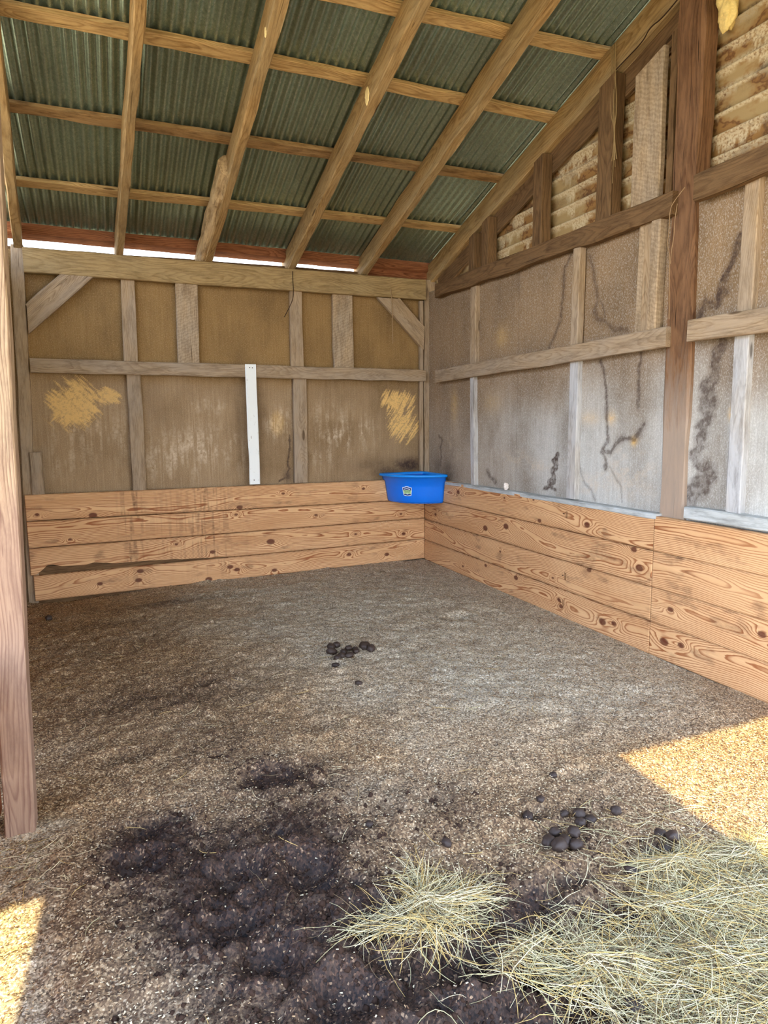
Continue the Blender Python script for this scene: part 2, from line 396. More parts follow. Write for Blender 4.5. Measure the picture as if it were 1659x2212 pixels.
# ---------------------------------------------------------------- structure: floor
FX0, FX1, FY0, FY1 = -4.35, 0.12, -6.4, 0.12
def floor_fields(X, Y):
    wet = np.zeros_like(X)
    for cx, cy, rx, ry, a in [(-3.25, -4.35, .30, .30, .9), (-3.05, -4.75, .42, .42, 1.0), (-2.75, -4.05, .22, .28, .85), (-2.55, -4.25, .2, .2, .5),
                              (-2.70, -5.0, .42, .36, 1.0), (-2.35, -5.45, .42, .30, 1.1), (-2.95, -5.35, .35, .3, .8), (-3.0, -4.2, .4, .35, .5),
                              (-3.1, -2.9, .85, .8, .58), (-2.95, -3.5, .75, .6, .52), (-3.3, -1.7, .8, .8, .42), (-2.9, -4.55, .72, .50, .92), (-2.6, -5.25, .95, .52, 1.0), (-2.7, -4.1, .45, .35, .7), (-3.3, -5.2, .45, .5, .55), (-1.9, -5.35, .4, .25, .75), (-2.2, -4.6, .6, .4, .55), (-1.6, -4.78, .5, .28, .45), (-2.3, -1.9, .7, .9, .30), (-1.9, -2.65, .28, .22, .4),
                              (-1.75, -4.9, .26, .22, .55), (-1.55, -5.12, .22, .16, .6), (-2.75, -0.7, .9, .16, .55), (-3.4, -1.2, .5, .2, .5),
                              (-2.0, -5.5, .4, .25, .8), (-1.9, -5.12, .18, .14, .55), (-3.9, -3.0, .25, .8, .3)]:
        wet = np.maximum(wet, a * np.exp(-(((X - cx) / rx) ** 2 + ((Y - cy) / ry) ** 2)))
    wet = wet + (fbm(X * 2.4, Y * 2.4, 3) - 0.5) * 0.5 * (wet + 0.25)
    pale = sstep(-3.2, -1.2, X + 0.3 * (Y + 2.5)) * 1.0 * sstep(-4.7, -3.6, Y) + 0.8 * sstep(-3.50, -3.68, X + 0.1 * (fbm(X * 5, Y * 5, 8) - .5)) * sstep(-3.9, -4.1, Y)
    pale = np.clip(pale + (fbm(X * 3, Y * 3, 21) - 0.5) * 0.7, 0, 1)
    return np.clip(wet, 0, 1.2), pale

HOLES = [(-3.02, -4.62, .10, .07, .05), (-2.76, -4.72, .09, .12, .06), (-2.62, -5.03, .10, .08, .06), (-3.33, -4.42, .10, .07, .04), (-3.08, -4.88, .12, .06, .04),
         (-2.72, -4.02, .14, .08, .04), (-3.24, -4.18, .12, .05, .035), (-2.83, -5.28, .09, .08, .06), (-2.45, -5.30, .1, .07, .06), (-2.50, -5.52, .09, .07, .06),
         (-2.98, -5.05, .08, .07, .04), (-2.25, -5.42, .09, .06, .05), (-1.80, -4.72, .07, .05, .03), (-1.92, -5.1, .08, .05, .035), (-1.57, -5.15, .09, .05, .035),
         (-2.10, -5.15, .08, .06, .03), (-3.05, -3.02, .07, .05, .02), (-2.85, -2.78, .09, .06, .02), (-2.05, -2.85, .08, .06, .02), (-2.75, -5.45, .08, .06, .05),
         (-1.45, -4.55, .1, .06, .02), (-1.25, -4.15, .12, .08, .012), (-0.9, -1.6, .14, .08, .015), (-0.75, -2.2, .12, .10, .015), (-3.35, -3.55, .13, .07, .03), (-2.4, -3.6, .12, .08, .02)]
def floor_z(X, Y):
    wet, pale = floor_fields(X, Y)
    z = (fbm(X * 1.1, Y * 1.1, 1, 3) - 0.5) * 0.05 + (fbm(X * 6, Y * 6, 2, 3) - 0.5) * 0.028 + (fbm(X * 22, Y * 22, 4, 3) - 0.5) * (0.016 + 0.046 * np.clip(wet, 0, 1))
    z += (fbm(X * 60, Y * 60, 9, 2) - 0.5) * 0.006
    z += (fbm(X * 11, Y * 11, 40, 3) - 0.5) * 0.075 * np.clip(wet, 0, 1)
    for cx, cy, rx, ry, d in HOLES:
        wx = X + (vnoise(X * 25, Y * 25, 77) - .5) * .03; wy = Y + (vnoise(X * 25, Y * 25, 78) - .5) * .03
        q = ((wx - cx) / rx) ** 2 + ((wy - cy) / ry) ** 2
        z += -d * np.exp(-q ** 1.6) + d * 0.45 * np.exp(-((np.sqrt(q) - 1.5) / 0.35) ** 2)
    z -= 0.05 * sstep(-2.2, -4.0, X) * sstep(-1.6, 0.0, Y)
    z = z * (1 - 0.6 * np.exp(-((X - 0.0) / 0.25) ** 2))
    return z
nx, ny = 380, 545
gx, gy = np.meshgrid(np.linspace(FX0, FX1, nx), np.linspace(FY0, FY1, ny))
gz = floor_z(gx, gy)
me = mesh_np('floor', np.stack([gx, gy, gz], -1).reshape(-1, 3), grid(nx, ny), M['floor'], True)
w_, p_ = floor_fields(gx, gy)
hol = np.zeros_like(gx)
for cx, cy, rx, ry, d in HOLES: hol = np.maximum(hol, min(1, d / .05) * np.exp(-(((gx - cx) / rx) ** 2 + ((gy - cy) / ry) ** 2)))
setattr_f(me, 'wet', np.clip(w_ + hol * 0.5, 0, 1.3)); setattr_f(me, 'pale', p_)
o = link('floor', me); o['kind'] = 'structure'
def fz(x, y): return float(floor_z(np.array([x]), np.array([y]))[0])

me = mesh_np('trim_1', [(-60, -60, -.14), (60, -60, -.14), (60, 60, -.14), (-60, 60, -.14)], [(0, 1, 2, 3)], M['ground'])
o = link('floor', me); o['kind'] = 'structure'; o['label'] = 'dry ground around the shelter'

# ---------------------------------------------------------------- structure: sheathing walls
TAN = math.tan(math.radians(16.8))
def jag(X, Y, seed, amp=0.03, s=14): return (fbm(X * s, Y * s, seed, 4) - 0.5) * 2 * amp

# back wall sheathing
nx, nz = 430, 330
gu, gv = np.meshgrid(np.linspace(-4.3, 0.16, nx), np.linspace(-0.15, 3.125, nz))
tone_mix = sstep(2.15, 1.9, gv + jag(gu, gv, 2, .1, 3)) * 0.85  # greyer tone below the middle rail, with a ragged edge
stain = np.zeros_like(gu); yel = np.zeros_like(gu); pal = np.zeros_like(gu)
def stroke_patch(cx, cz, rx, rz, ang, seed, lo=.5):
    c, s = math.cos(ang), math.sin(ang)
    a = (gu - cx) * c + (gv - cz) * s; b = -(gu - cx) * s + (gv - cz) * c
    lines = vnoise(a * 7, b * 95, seed) * 0.6 + vnoise(a * 18, b * 230, seed + 1) * 0.4
    m = np.exp(-(((gu - cx) / rx) ** 2 + ((gv - cz) / rz) ** 2) ** 1.5)
    return sstep(lo, lo + 0.14, lines * 0.62 + m * 0.5) * sstep(0.12, 0.4, m)
yel = np.maximum(yel, stroke_patch(-3.58, 1.78, .26, .26, -.8, 5, .57) * .85)
yel = np.maximum(yel, stroke_patch(-3.60, 1.74, .22, .20, .7, 6, .60) * .8)
yel = np.maximum(yel, stroke_patch(-3.28, 1.85, .13, .10, -.6, 7, .58) * .8)
yel = np.maximum(yel, stroke_patch(-0.28, 1.82, .24, .14, 1.05, 8, .60))
yel = np.maximum(yel, stroke_patch(-0.22, 1.56, .22, .26, .95, 9, .60))
for cx, cz, rx, rz, a in [(-2.35, 1.75, .15, .08, .5), (-2.45, 1.35, .35, .2, .55), (-3.4, 1.5, .5, .2, .35), (-1.65, 1.58, .13, .15, .7), (-0.95, 1.48, .3, .22, .5),
                          (-0.7, 1.45, .15, .18, .5), (-2.7, 1.25, .35, .25, .45), (-1.1, 1.65, .2, .15, .35), (-3.7, 1.3, .25, .2, .3), (-2.1, 1.3, .12, .25, .3), (-1.15, 1.2, .2, .15, .3)]:
    pal = np.maximum(pal, 1.7 * a * np.exp(-(((gu - cx) / rx) ** 2 + ((gv - cz) / rz) ** 2)) * sstep(.40, .66, .6 * fbm(gu * 26, gv * 9, 31) + .4 * vnoise(gu * 90, gv * 5, 32)))
for cx, cz, rx, rz, a in [(-0.16, 1.09, .2, .09, 1.0), (-0.4, 1.03, .22, .07, .7), (-0.6, 1.1, .3, .08, .35), (-1.57, 1.02, .05, .07, .7), (-3.9, 1.3, .12, .3, .25), (-2.9, 1.8, .1, .25, .25), (-1.85, 1.6, .08, .5, .35), (-2.05, 1.6, .05, .5, .35)]:
    stain = np.maximum(stain, a * np.exp(-(((gu - cx) / rx) ** 2 + ((gv - cz) / rz) ** 2)) * (0.6 + 0.8 * fbm(gu * 9, gv * 9, 33)))
dd = polydist(gu + jag(gu, gv, 41, .02, 20), gv, [(-1.53, 1.45), (-1.54, 1.3), (-1.56, 1.2), (-1.555, 1.1), (-1.60, 1.0), (-1.66, .97)])
stain = np.maximum(stain, .9 * sstep(.016, .004, dd)); yel = np.maximum(yel, .35 * sstep(.10, .04, np.hypot(gu + 1.66, (gv - 1.58) * .6)) )
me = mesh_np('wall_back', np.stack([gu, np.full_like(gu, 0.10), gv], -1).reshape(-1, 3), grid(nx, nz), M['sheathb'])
for k, a in dict(lower_tone=tone_mix, stain=np.clip(stain, 0, 1), yellow=np.clip(yel, 0, 1), pale=np.clip(pal, 0, 1)).items(): setattr_f(me, k, a)
o = link('wall_back', me); o['kind'] = 'structure'
md = o.modifiers.new('sheet_thickness', 'SOLIDIFY'); md.thickness = 0.02; md.offset = 1 if False else -1

# right wall sheathing (lower), u = y
nx, nz = 640, 330
gu, gv = np.meshgrid(np.linspace(0.12, -5.2, nx), np.linspace(-0.15, 3.0, nz))
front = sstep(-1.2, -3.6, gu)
tone_mix = np.clip(sstep(2.15, 1.35, gv + jag(gu, gv, 12, .25, 2.2) - 0.10 * front) * (0.25 + 0.75 * sstep(-.3, -2.8, gu + jag(gu, gv, 15, .3, 2))), 0, 1)  # paler grey tone towards the bottom and the front end
stain = np.zeros_like(gu); yel = np.zeros_like(gu); pal = np.zeros_like(gu)
def tide(pts, w, a, seed, amp=.02, fuzz=0.0):
    """water mark: crisp dark rim that fades to one side"""
    global stain
    d = polydist(gu + jag(gu, gv, seed, amp, 16), gv + jag(gu, gv, seed + 3, amp, 16), pts)
    w = w * 1.45 * (.55 + .9 * fbm(gu * 13, gv * 13, seed + 9)); inner = sstep(.35, .62, fbm(gu * 34, gv * 34, seed + 11))
    stain = np.maximum(stain, a * np.where(w > .022, .55 + .45 * np.maximum(inner, sstep(.55, .9, d / w)), 1.0) * sstep(w, w * .75, d))
    if fuzz: stain = np.maximum(stain, a * .38 * sstep(w + fuzz, w, d))
tide([(-3.95, 2.62), (-3.931, 2.577), (-3.905, 2.506), (-3.863, 2.437), (-3.83, 2.37), (-3.809, 2.30)], .016, .95, 50, .012, .02)
tide([(-3.81, 2.30), (-3.86, 2.33), (-3.83, 2.28), (-3.76, 2.28), (-3.726, 2.30), (-3.69, 2.25), (-3.68, 2.19), (-3.70, 2.16)], .020, .85, 51, .03, .03)
tide([(-3.86, 2.03), (-3.83, 1.97), (-3.815, 1.881), (-3.80, 1.83), (-3.759, 1.801)], .026, .85, 52, .03, .02)
tide([(-3.76, 1.80), (-3.81, 1.75), (-3.79, 1.67), (-3.76, 1.70), (-3.775, 1.60), (-3.75, 1.55)], .034, .8, 53, .035, .02)
tide([(-3.80, 1.62), (-3.76, 1.55), (-3.726, 1.47), (-3.74, 1.42), (-3.705, 1.344), (-3.75, 1.30), (-3.80, 1.30)], .024, .8, 54, .035, .03)
tide([(-3.80, 1.30), (-3.83, 1.25), (-3.80, 1.18), (-3.74, 1.20), (-3.74, 1.15), (-3.68, 1.10), (-3.67, 1.04)], .036, .8, 55, .03, .02)
tide([(-2.80, 2.02), (-2.84, 1.95), (-2.877, 1.78), (-2.886, 1.611), (-2.91, 1.442), (-2.849, 1.354), (-2.904, 1.271), (-2.90, 1.23)], .009, .75, 56, .02, .02)
tide([(-2.87, 1.36), (-2.948, 1.358), (-3.0, 1.42), (-3.05, 1.45), (-3.13, 1.46), (-3.176, 1.448), (-3.22, 1.50), (-3.257, 1.56)], .012, .75, 57, .02, .03)
tide([(-3.20, 2.05), (-3.206, 2.0), (-3.19, 1.92), (-3.188, 1.767), (-3.207, 1.672)], .010, .65, 58, .02, .015)
tide([(-2.93, 1.24), (-2.979, 1.20), (-3.057, 1.112), (-3.078, 0.996)], .007, .35, 59, .012)
tide([(-2.59, 1.254), (-2.651, 1.113), (-2.74, 1.05), (-2.791, 0.982)], .007, .4, 60, .012, .02)
tide([(-2.46, 2.9), (-2.414, 2.85), (-2.345, 2.772), (-2.331, 2.562), (-2.31, 2.386), (-2.24, 2.27), (-2.18, 2.18)], .012, .6, 61, .015, .03)
tide([(-2.64, 2.80), (-2.70, 2.65), (-2.722, 2.563), (-2.745, 2.46), (-2.71, 2.397), (-2.74, 2.33), (-2.80, 2.30), (-2.849, 2.29), (-2.924, 2.24), (-3.06, 2.21)], .011, .55, 62, .02, .035)
tide([(-2.78, 2.45), (-2.82, 2.38), (-2.83, 2.33)], .006, .45, 63, .01)
tide([(-2.32, 1.30), (-2.27, 1.25), (-2.31, 1.21), (-2.25, 1.17), (-2.29, 1.12), (-2.20, 1.08), (-2.24, 1.05), (-2.16, 1.01)], .016, .95, 64, .03, .01)
tide([(-2.30, 1.10), (-2.24, 1.03), (-2.30, 1.02)], .014, .8, 65, .03)
tide([(-1.22, 1.10), (-1.28, 1.04), (-1.38, 1.02)], .016, .7, 66, .03, .02)
tide([(-.22, 1.42), (-.27, 1.37), (-.23, 1.3), (-.26, 1.2), (-.24, 1.1)], .009, .6, 67, .03, .02)
tide([(-4.2, 2.72), (-4.28, 2.74), (-4.36, 2.70)], .010, .6, 68, .02, .02)
tide([(-4.2, 2.45), (-4.27, 2.47), (-4.34, 2.40)], .010, .6, 69, .02, .02)
tide([(-4.25, 1.75), (-4.32, 1.62), (-4.45, 1.55)], .008, .4, 70, .02, .02)
for cx, cz, rx, rz, a in [(-.45, 1.04, .22, .14, .6), (-.2, 1.1, .1, .15, .5), (-4.35, 1.7, .3, .5, .3)]:
    stain = np.maximum(stain, a * np.exp(-(((gu - cx) / rx) ** 2 + ((gv - cz) / rz) ** 2)) * (0.4 + fbm(gu * 9, gv * 9, 34)))
for cx, cz, rx, rz, a in [(-1.7, 1.25, .25, .08, .35), (-2.05, 1.2, .2, .05, .4), (-.45, 1.35, .1, .12, .3), (-.6, 1.2, .1, .1, .35), (-3.1, 1.2, .3, .2, .4), (-2.75, 1.1, .2, .1, .4)]:
    pal = np.maximum(pal, a * np.exp(-(((gu - cx) / rx) ** 2 + ((gv - cz) / rz) ** 2)) * sstep(.4, .6, fbm(gu * 12, gv * 22, 36)))
for cx, cz, rx, rz, a in [(-3.175, 1.44, .03, .03, .95), (-2.93, 1.6, .05, .05, .5), (-2.7, 1.6, .1, .05, .3), (-.55, 1.75, .07, .16, .35), (-1.45, 2.35, .1, .1, .3), (-3.95, 1.62, .02, .04, .6), (-1.3, 1.75, .15, .1, .2)]:
    yel = np.maximum(yel, a * np.exp(-(((gu - cx) / rx) ** 2 + ((gv - cz) / rz) ** 2)) * (.5 + fbm(gu * 30, gv * 30, 37)))
for ys in (-0.52, -1.72, -3.44):
    stain = np.maximum(stain, .35 * sstep(.006, .002, np.abs(gu - ys)))
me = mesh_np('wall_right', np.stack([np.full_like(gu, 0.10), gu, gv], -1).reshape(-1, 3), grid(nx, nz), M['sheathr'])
for k, a in dict(lower_tone=tone_mix, stain=np.clip(stain, 0, 1), yellow=np.clip(yel, 0, 1), pale=np.clip(pal, 0, 1)).items(): setattr_f(me, k, a)
o = link('wall_right', me); o['kind'] = 'structure'
md = o.modifiers.new('sheet_thickness', 'SOLIDIFY'); md.thickness = 0.02; md.offset = 1

# gable siding above the top girt: lapped courses with ledges of crusted paint
PITCH_S = 0.122
zs = []
z0 = 2.93
prof = []
for k in range(14):
    zb = z0 + k * PITCH_S
    prof += [(zb, 0.205), (zb + .03, .203), (zb + .06, .200), (zb + .088, .197), (zb + .094, .186), (zb + .102, .180), (zb + .110, .181), (zb + .117, .190)]
prof = np.array(prof); ny_ = 560
ys = np.linspace(0.12, -7.2, ny_)
gv, gu = np.meshgrid(prof[:, 0], ys, indexing='ij'); gxx = np.repeat(prof[:, 1][:, None], ny_, 1)
gxx = gxx + (fbm(gu * 6, gv * 6, 81) - .5) * .008
fr = ((gv - z0) % PITCH_S) / PITCH_S
kk = np.floor((gv - z0) / PITCH_S)
drop = fbm(gu * 9 + kk * 31, kk * 5.0, 83, 4)
lowz = 0.76 - 0.75 * sstep(.50, .80, drop)
crust = np.where(fr > 0.70, 1.0, 0.0) * sstep(.30, .45, drop) * sstep(.995, .97, fr) + sstep(lowz - .02, lowz + .02, fr)
grime = sstep(.55, .7, fbm(gu * 5 + 90, gv * 9, 85)) * np.where((fr < .16) | (fr > .93), 1.0, 0.4)
zmax = 3.34 - np.where(gu > -3.6, gu, -7.2 - gu) * TAN
gvc = np.minimum(gv, zmax)
V = np.stack([gxx, gu, gvc], -1).reshape(-1, 3)
me = mesh_np('wall_gable', V, grid(ny_, len(prof)), M['siding'], True)
setattr_f(me, 'crust', np.clip(crust, 0, 1)); setattr_f(me, 'grime', np.clip(grime, 0, 1))
o = link('wall_gable', me); o['kind'] = 'structure'

# ---------------------------------------------------------------- structure: corrugated roof (named ceiling: its underside is the ceiling)
def roof_sheet(name, x0, x1, y0, z0_, y1, z1_):
    per = 0.068; n = int((x1 - x0) / per * 10) + 1
    xs = np.linspace(x0, x1, n); zz = np.sin(xs / per * 2 * math.pi) * 0.0125
    m = 30; V = []
    ts = np.linspace(0, 1, m)
    X, T = np.meshgrid(xs, ts); Zc = np.repeat(zz[None, :], m, 0)
    Y = y0 + (y1 - y0) * T; Z = z0_ + (z1_ - z0_) * T + Zc + (fbm(X * 1.3, Y * 1.3, 91, 2) - .5) * .006
    me = mesh_np(name, np.stack([X, Y, Z], -1).reshape(-1, 3), grid(n, m), M['metal'], True)
    o = link(name, me); o['kind'] = 'structure'
    md = o.modifiers.new('sheet_thickness', 'SOLIDIFY'); md.thickness = 0.0012
    return o
ZS = 3.382
roof_sheet('ceiling', -4.45, 0.40, 0.27, ZS - 0.27 * TAN, -3.6, ZS + 3.6 * TAN)
roof_sheet('ceiling', -4.45, 0.40, -3.6, ZS + 3.6 * TAN, -7.3, ZS - 0.10 * TAN)

# left side wall and an added unseen panel behind the viewer that shades the floor
def slab(name, x0, x1, y0, y1, z0, z1, mat):
    V = [(x, y, z) for x in (x0, x1) for y in (y0, y1) for z in (z0, z1)]
    F = [(0, 1, 3, 2), (4, 6, 7, 5), (0, 4, 5, 1), (2, 3, 7, 6), (0, 2, 6, 4), (1, 5, 7, 3)]
    me = mesh_np(name, V, F, mat); o = link(name, me); o['kind'] = 'structure'; return o
slab('wall_left', -4.22, -4.20, -3.95, 0.12, -.1, 3.13, M['stud'])
slab('added_shade_panel', -3.84, -1.37, -7.24, -7.20, 1.62, 3.36, M['stud'])

# ---------------------------------------------------------------- boards at the foot of the walls
def kick(name, p0, p1, z00, z01, z10, z11, seed, knots, label, group, face_n, stains=(), wane=None, depth0=0.05, amp=1.0, dust=0.0, thick=0.036):
    """plank with its face in the plane through p0-p1; z00/z01 bottom/top at p0, z10/z11 at p1"""
    p0 = Vector((p0[0], p0[1], 0)); p1 = Vector((p1[0], p1[1], 0)); L = (p1 - p0).length; X = (p1 - p0).normalized()
    nu = int(L / 0.008) + 1; nv = 34
    U, Vv = np.meshgrid(np.linspace(0, L, nu), np.linspace(0, 1, nv))
    t = U / L; zb = z00 + (z10 - z00) * t; zt = z01 + (z11 - z01) * t
    v = (Vv - 0.5) * 0.235
    vc = (fbm(U * .7 + seed * 3.1, U * 0 + .5, seed, 2) - .5) * .32
    dp = depth0 * (0.25 + 1.6 * fbm(U * .8 + 11, U * 0, seed + 3, 2)) + .012 * (fbm(U * 4, v * 12, seed + 5, 2) - .5)
    ph = np.sqrt((v - vc) ** 2 + dp ** 2) * 88 + (fbm(U * 2.2, v * 9, seed + 7, 3) - .5) * 2.6
    kn = np.zeros_like(U); st = np.zeros_like(U)
    for ku, kz, kr in knots:
        kv = kz
        dq = ((U - ku) / (kr * 4.6)) ** 2 + ((Vv * (zt - zb) + zb - kv) / (kr * 1.9)) ** 2
        ph = ph + 4.2 * np.exp(-dq)
        q = np.hypot((U - ku) / (kr * 1.5), (Vv * (zt - zb) + zb - kv) / kr)
        kn = np.maximum(kn, sstep(1.15, .8, q) * .9)
    st = 0.55 * sstep(.62, .8, fbm(U * 5, v * 14, seed + 20)) + .5 * sstep(.86, 1.0, np.abs(v) / .1175 + .25 * (fbm(U * 3, v * 5, seed + 22) - .5))
    for su, sw, a in stains:
        cols = vnoise(U * 70, v * 6, seed + 30)
        st = np.maximum(st, a * np.exp(-((U - su) / sw) ** 2) * sstep(.45, .75, cols) * (0.4 + .9 * fbm(U * 6, v * 20, seed + 31)))
    Z = zb + (zt - zb - 0.004) * Vv
    if wane is not None:
        u0_, u1_, hgt = wane
        prof_ = hgt * np.clip((U - u0_) / .10, 0, 1) * np.clip((u1_ - U) / (u1_ - u0_), 0, 1) * (1 + .35 * (vnoise(U * 11, U * 0, seed) - .5))
        Z = np.maximum(Z, zb + prof_)
    n = Vector(face_n)
    bow = (fbm(U * .6, U * 0, seed + 40, 2) - .5) * .006
    ev = np.where((Vv < .02) | (Vv > .98), .003, 0)
    P = np.stack([p0.x + X.x * U + n.x * (bow - ev), p0.y + X.y * U + n.y * (bow - ev), Z], -1).reshape(-1, 3)
    nb = len(P)
    # back ring (rim) for thickness
    ring = np.concatenate([np.arange(0, nu), np.arange(1, nv) * nu + nu - 1, (nv - 1) * nu + np.arange(nu - 2, -1, -1), np.arange(nv - 2, 0, -1) * nu])
    B = P[ring] - np.array([n.x, n.y, 0]) * thick
    Vall = np.concatenate([P, B]); F = [grid(nu, nv)]
    k = len(ring); i = np.arange(k); j = (i + 1) % k
    F.append(np.stack([ring[i], nb + i, nb + j, ring[j]], -1))
    me = mesh_np(name, Vall, np.concatenate(F), M['kick'], False)
    pad = lambda a: np.concatenate([a.ravel(), a.ravel()[ring]])
    setattr_f(me, 'phase', pad(ph)); setattr_f(me, 'knot', pad(kn)); setattr_f(me, 'stain', pad(np.clip(st, 0, 1)))
    setattr_f(me, 'amp', pad(np.clip(amp * (0.45 + 1.0 * fbm(U * 1.4, v * 3, seed + 50)), 0, 1)))
    setattr_f(me, 'dust', pad(np.full_like(U, dust) * sstep(.35, .6, fbm(U * 1.6, Vv, seed + 55)) * np.exp(-((U - (0.5 if n.x else 3.7)) / .8) ** 2)))
    # object-space coordinates with x along the board
    co = Vector(((p0.x + p1.x) / 2, (p0.y + p1.y) / 2, (z00 + z01) / 2))
    Y = Vector((0, 0, 1)); Zx = X.cross(Y)
    mat = Matrix(((X.x, Y.x, Zx.x, co.x), (X.y, Y.y, Zx.y, co.y), (X.z, Y.z, Zx.z, co.z), (0, 0, 0, 1)))
    me.transform(mat.inverted()); me.update()
    o = link(name, me); o.matrix_world = mat
    tag(o, label, 'board', group); return o

zl = [-.045, .200, .458, .711, .958]; zr = [.012, .242, .483, .702, .941]
bk = {0: [(.93, .16, .022), (.91, .07, .022), (.56, .07, .018), (1.80, .12, .022), (1.87, .085, .02), (1.58, .01, .024), (2.26, .04, .02), (3.10, .14, .018), (3.55, .10, .02)],
      1: [(1.65, .29, .02), (2.25, .35, .03), (3.78, .32, .018), (3.2, .36, .012), (1.3, .40, .012)],
      2: [(.35, .52, .012), (2.75, .60, .014), (1.9, .66, .012), (3.75, .55, .012)],
      3: [(.56, .735, .026), (.09, .77, .014), (1.94, .73, .022), (2.4, .85, .012), (3.3, .86, .014)]}
names_b = ['lowest orange pine board along the back wall, touching the bedding', 'second pine board from the floor on the back wall, gouged under its left end',
           'third orange pine board from the floor on the back wall', 'topmost orange pine board on the back wall, blue feeder over its right end']
for i in range(4):
    kick('kick_board', (-4.045 + (.02 if i == 0 else 0), 0.0), (0.0, 0.0), zl[i] + .004, zl[i + 1], zr[i] + .001, zr[i + 1], 100 + i * 7, bk[i], names_b[i],
         'pine kick boards on the back wall', (0, -1, 0),
         stains=[(.90, .10, .95), (1.62, .25, .8), (1.5, .5, .4)] if i else [(.92, .1, .5), (1.7, .3, .4)],
         wane=(.04, 1.9, .085) if i == 1 else None, depth0=[.035, .05, .045, .04][i], dust=.9 if i < 2 else 0.2)
zz4 = [0.0, .23, .470, .718, .952]
rk = {0: [(.9, .10, .012), (1.87, .19, .022), (2.49, .14, .016), (2.52, .09, .018), (3.01, .10, .026), (3.13, .12, .018), (1.35, .2, .016)],
      1: [(2.84, .46, .018), (2.4, .30, .010), (1.6, .38, .012)],
      2: [(1.33, .56, .028), (1.69, .63, .028), (3.36, .58, .024), (3.30, .70, .020), (.27, .56, .018)],
      3: [(.79, .86, .022), (2.80, .80, .022), (1.66, .89, .010), (2.11, .92, .010), (2.2, .75, .018)]}
names_r = ['lowest pine board of the far right wall run, starting at the corner', 'second pine board from the floor in the far right wall run',
           'third pine board from the floor in the far right wall run', 'topmost pine board of the far right wall run, beside the blue feeder']
for i in range(4):
    kick('kick_board', (0.0, -0.003), (0.0, -3.474), zz4[i] + .002, zz4[i + 1], zz4[i] + .002, zz4[i + 1], 200 + i * 9, rk[i], names_r[i],
         'pine kick boards on the right wall, far run', (-1, 0, 0), depth0=[.03, .04, .05, .035][i], dust=.9)
rk2 = {0: [(.13, .13, .026), (.27, .15, .018), (1.4, .1, .02)], 1: [(.17, .36, .018), (.83, .39, .020), (1.9, .3, .02)], 2: [(1.3, .6, .02)], 3: [(1.6, .85, .02)]}
names_r2 = ['lowest pine board of the near right wall run', 'second pine board from the floor in the near right wall run',
            'third pine board from the floor in the near right wall run', 'topmost pine board of the near right wall run, under the thick grey sill']
for i in range(4):
    kick('kick_board', (0.0, -3.478), (0.0, -5.2), zz4[i] + .002, zz4[i + 1] + .004, zz4[i] + .002, zz4[i + 1] + .01, 300 + i * 9, rk2[i], names_r2[i],
         'pine kick boards on the right wall, near run', (-1, 0, 0), depth0=[.05, .03, .045, .03][i], amp=.9)
timber('backing_board', (-4.0, .058, .20), (-1.6, .058, .235), Z3, .14, .03, M['dark'], 'dark backing board seen through the gouged gap between the lowest two back wall boards', 'board')
# bottom nailer behind the boards, and sill ledges on top
timber('sill_board', (0.045, -0.12, .925), (0.045, -3.49, .950), (1, 0, 0), .10, .036, M['sill'], 'thin grey sill ledge behind the top pine board of the right wall, far run', 'sill')
timber('sill_board', (0.055, -3.705, 1.005), (0.055, -5.2, 1.005), (0, 0, 1), .075, .085, M['sill'], 'thick blue-grey weathered sill block right of the big dark post', 'sill')
timber('ground_board', (-4.0, .05, -.04), (-0.5, .05, -.01), (0, 0, 1), .16, .04, M['dark'], 'dark rotting ground board showing under the lowest back wall board', 'board')

# ---------------------------------------------------------------- back wall framing
timber('top_plate', (-3.905, 0.04, 3.025), (0.02, 0.04, 3.015), Z3, .215, .08, M['plate'], 'long knotty horizontal top plate under the eave gap of the back wall', 'beam', bev=.008)
timber('girt', (-3.915, 0.02, 2.117), (0.02, 0.02, 2.088), Z3, .125, .04, M['girt'], 'grey-brown horizontal rail across the middle of the back wall', 'rail')
def stud_b(x0, z0, x1, z1, w, mat, label, group='studs of the back wall', t=.055, yf=.035, name='wall_stud', **k):
    return timber(name, (x0, yf + t / 2, z0), (x1, yf + t / 2, z1), (1, 0, 0), w, t, mat, label, 'stud', group, **k)
stud_b(-3.054, .95, -3.050, 2.06, .128, M['girt'], 'leftmost grey stud below the middle rail of the back wall')
stud_b(-3.065, 2.17, -3.052, 2.93, .126, M['stud'], 'leftmost narrow brown stud above the middle rail of the back wall')
stud_b(-2.535, 2.165, -2.522, 2.93, .205, M['sawn'], 'wide pale board with a dark knot, above the back wall middle rail', t=.05, yf=.02)
stud_b(-1.435, .95, -1.420, 2.04, .142, M['girt'], 'grey stud below the middle rail, right of the white painted board')
stud_b(-1.443, 2.15, -1.441, 2.92, .130, M['stud'], 'narrow brown stud above the middle rail, near the centre right of the back wall')
stud_b(-0.932, 2.14, -0.937, 2.92, .222, M['sawn'], 'wide rough-sawn board above the middle rail, nearest the corner brace')
wb = stud_b(-1.942, .962, -1.942, 2.168, .108, M['white'], 'white painted vertical board nailed over the middle rail of the back wall', None, t=.02, yf=-.022, name='painted_board')
bpy.context.view_layer.update()
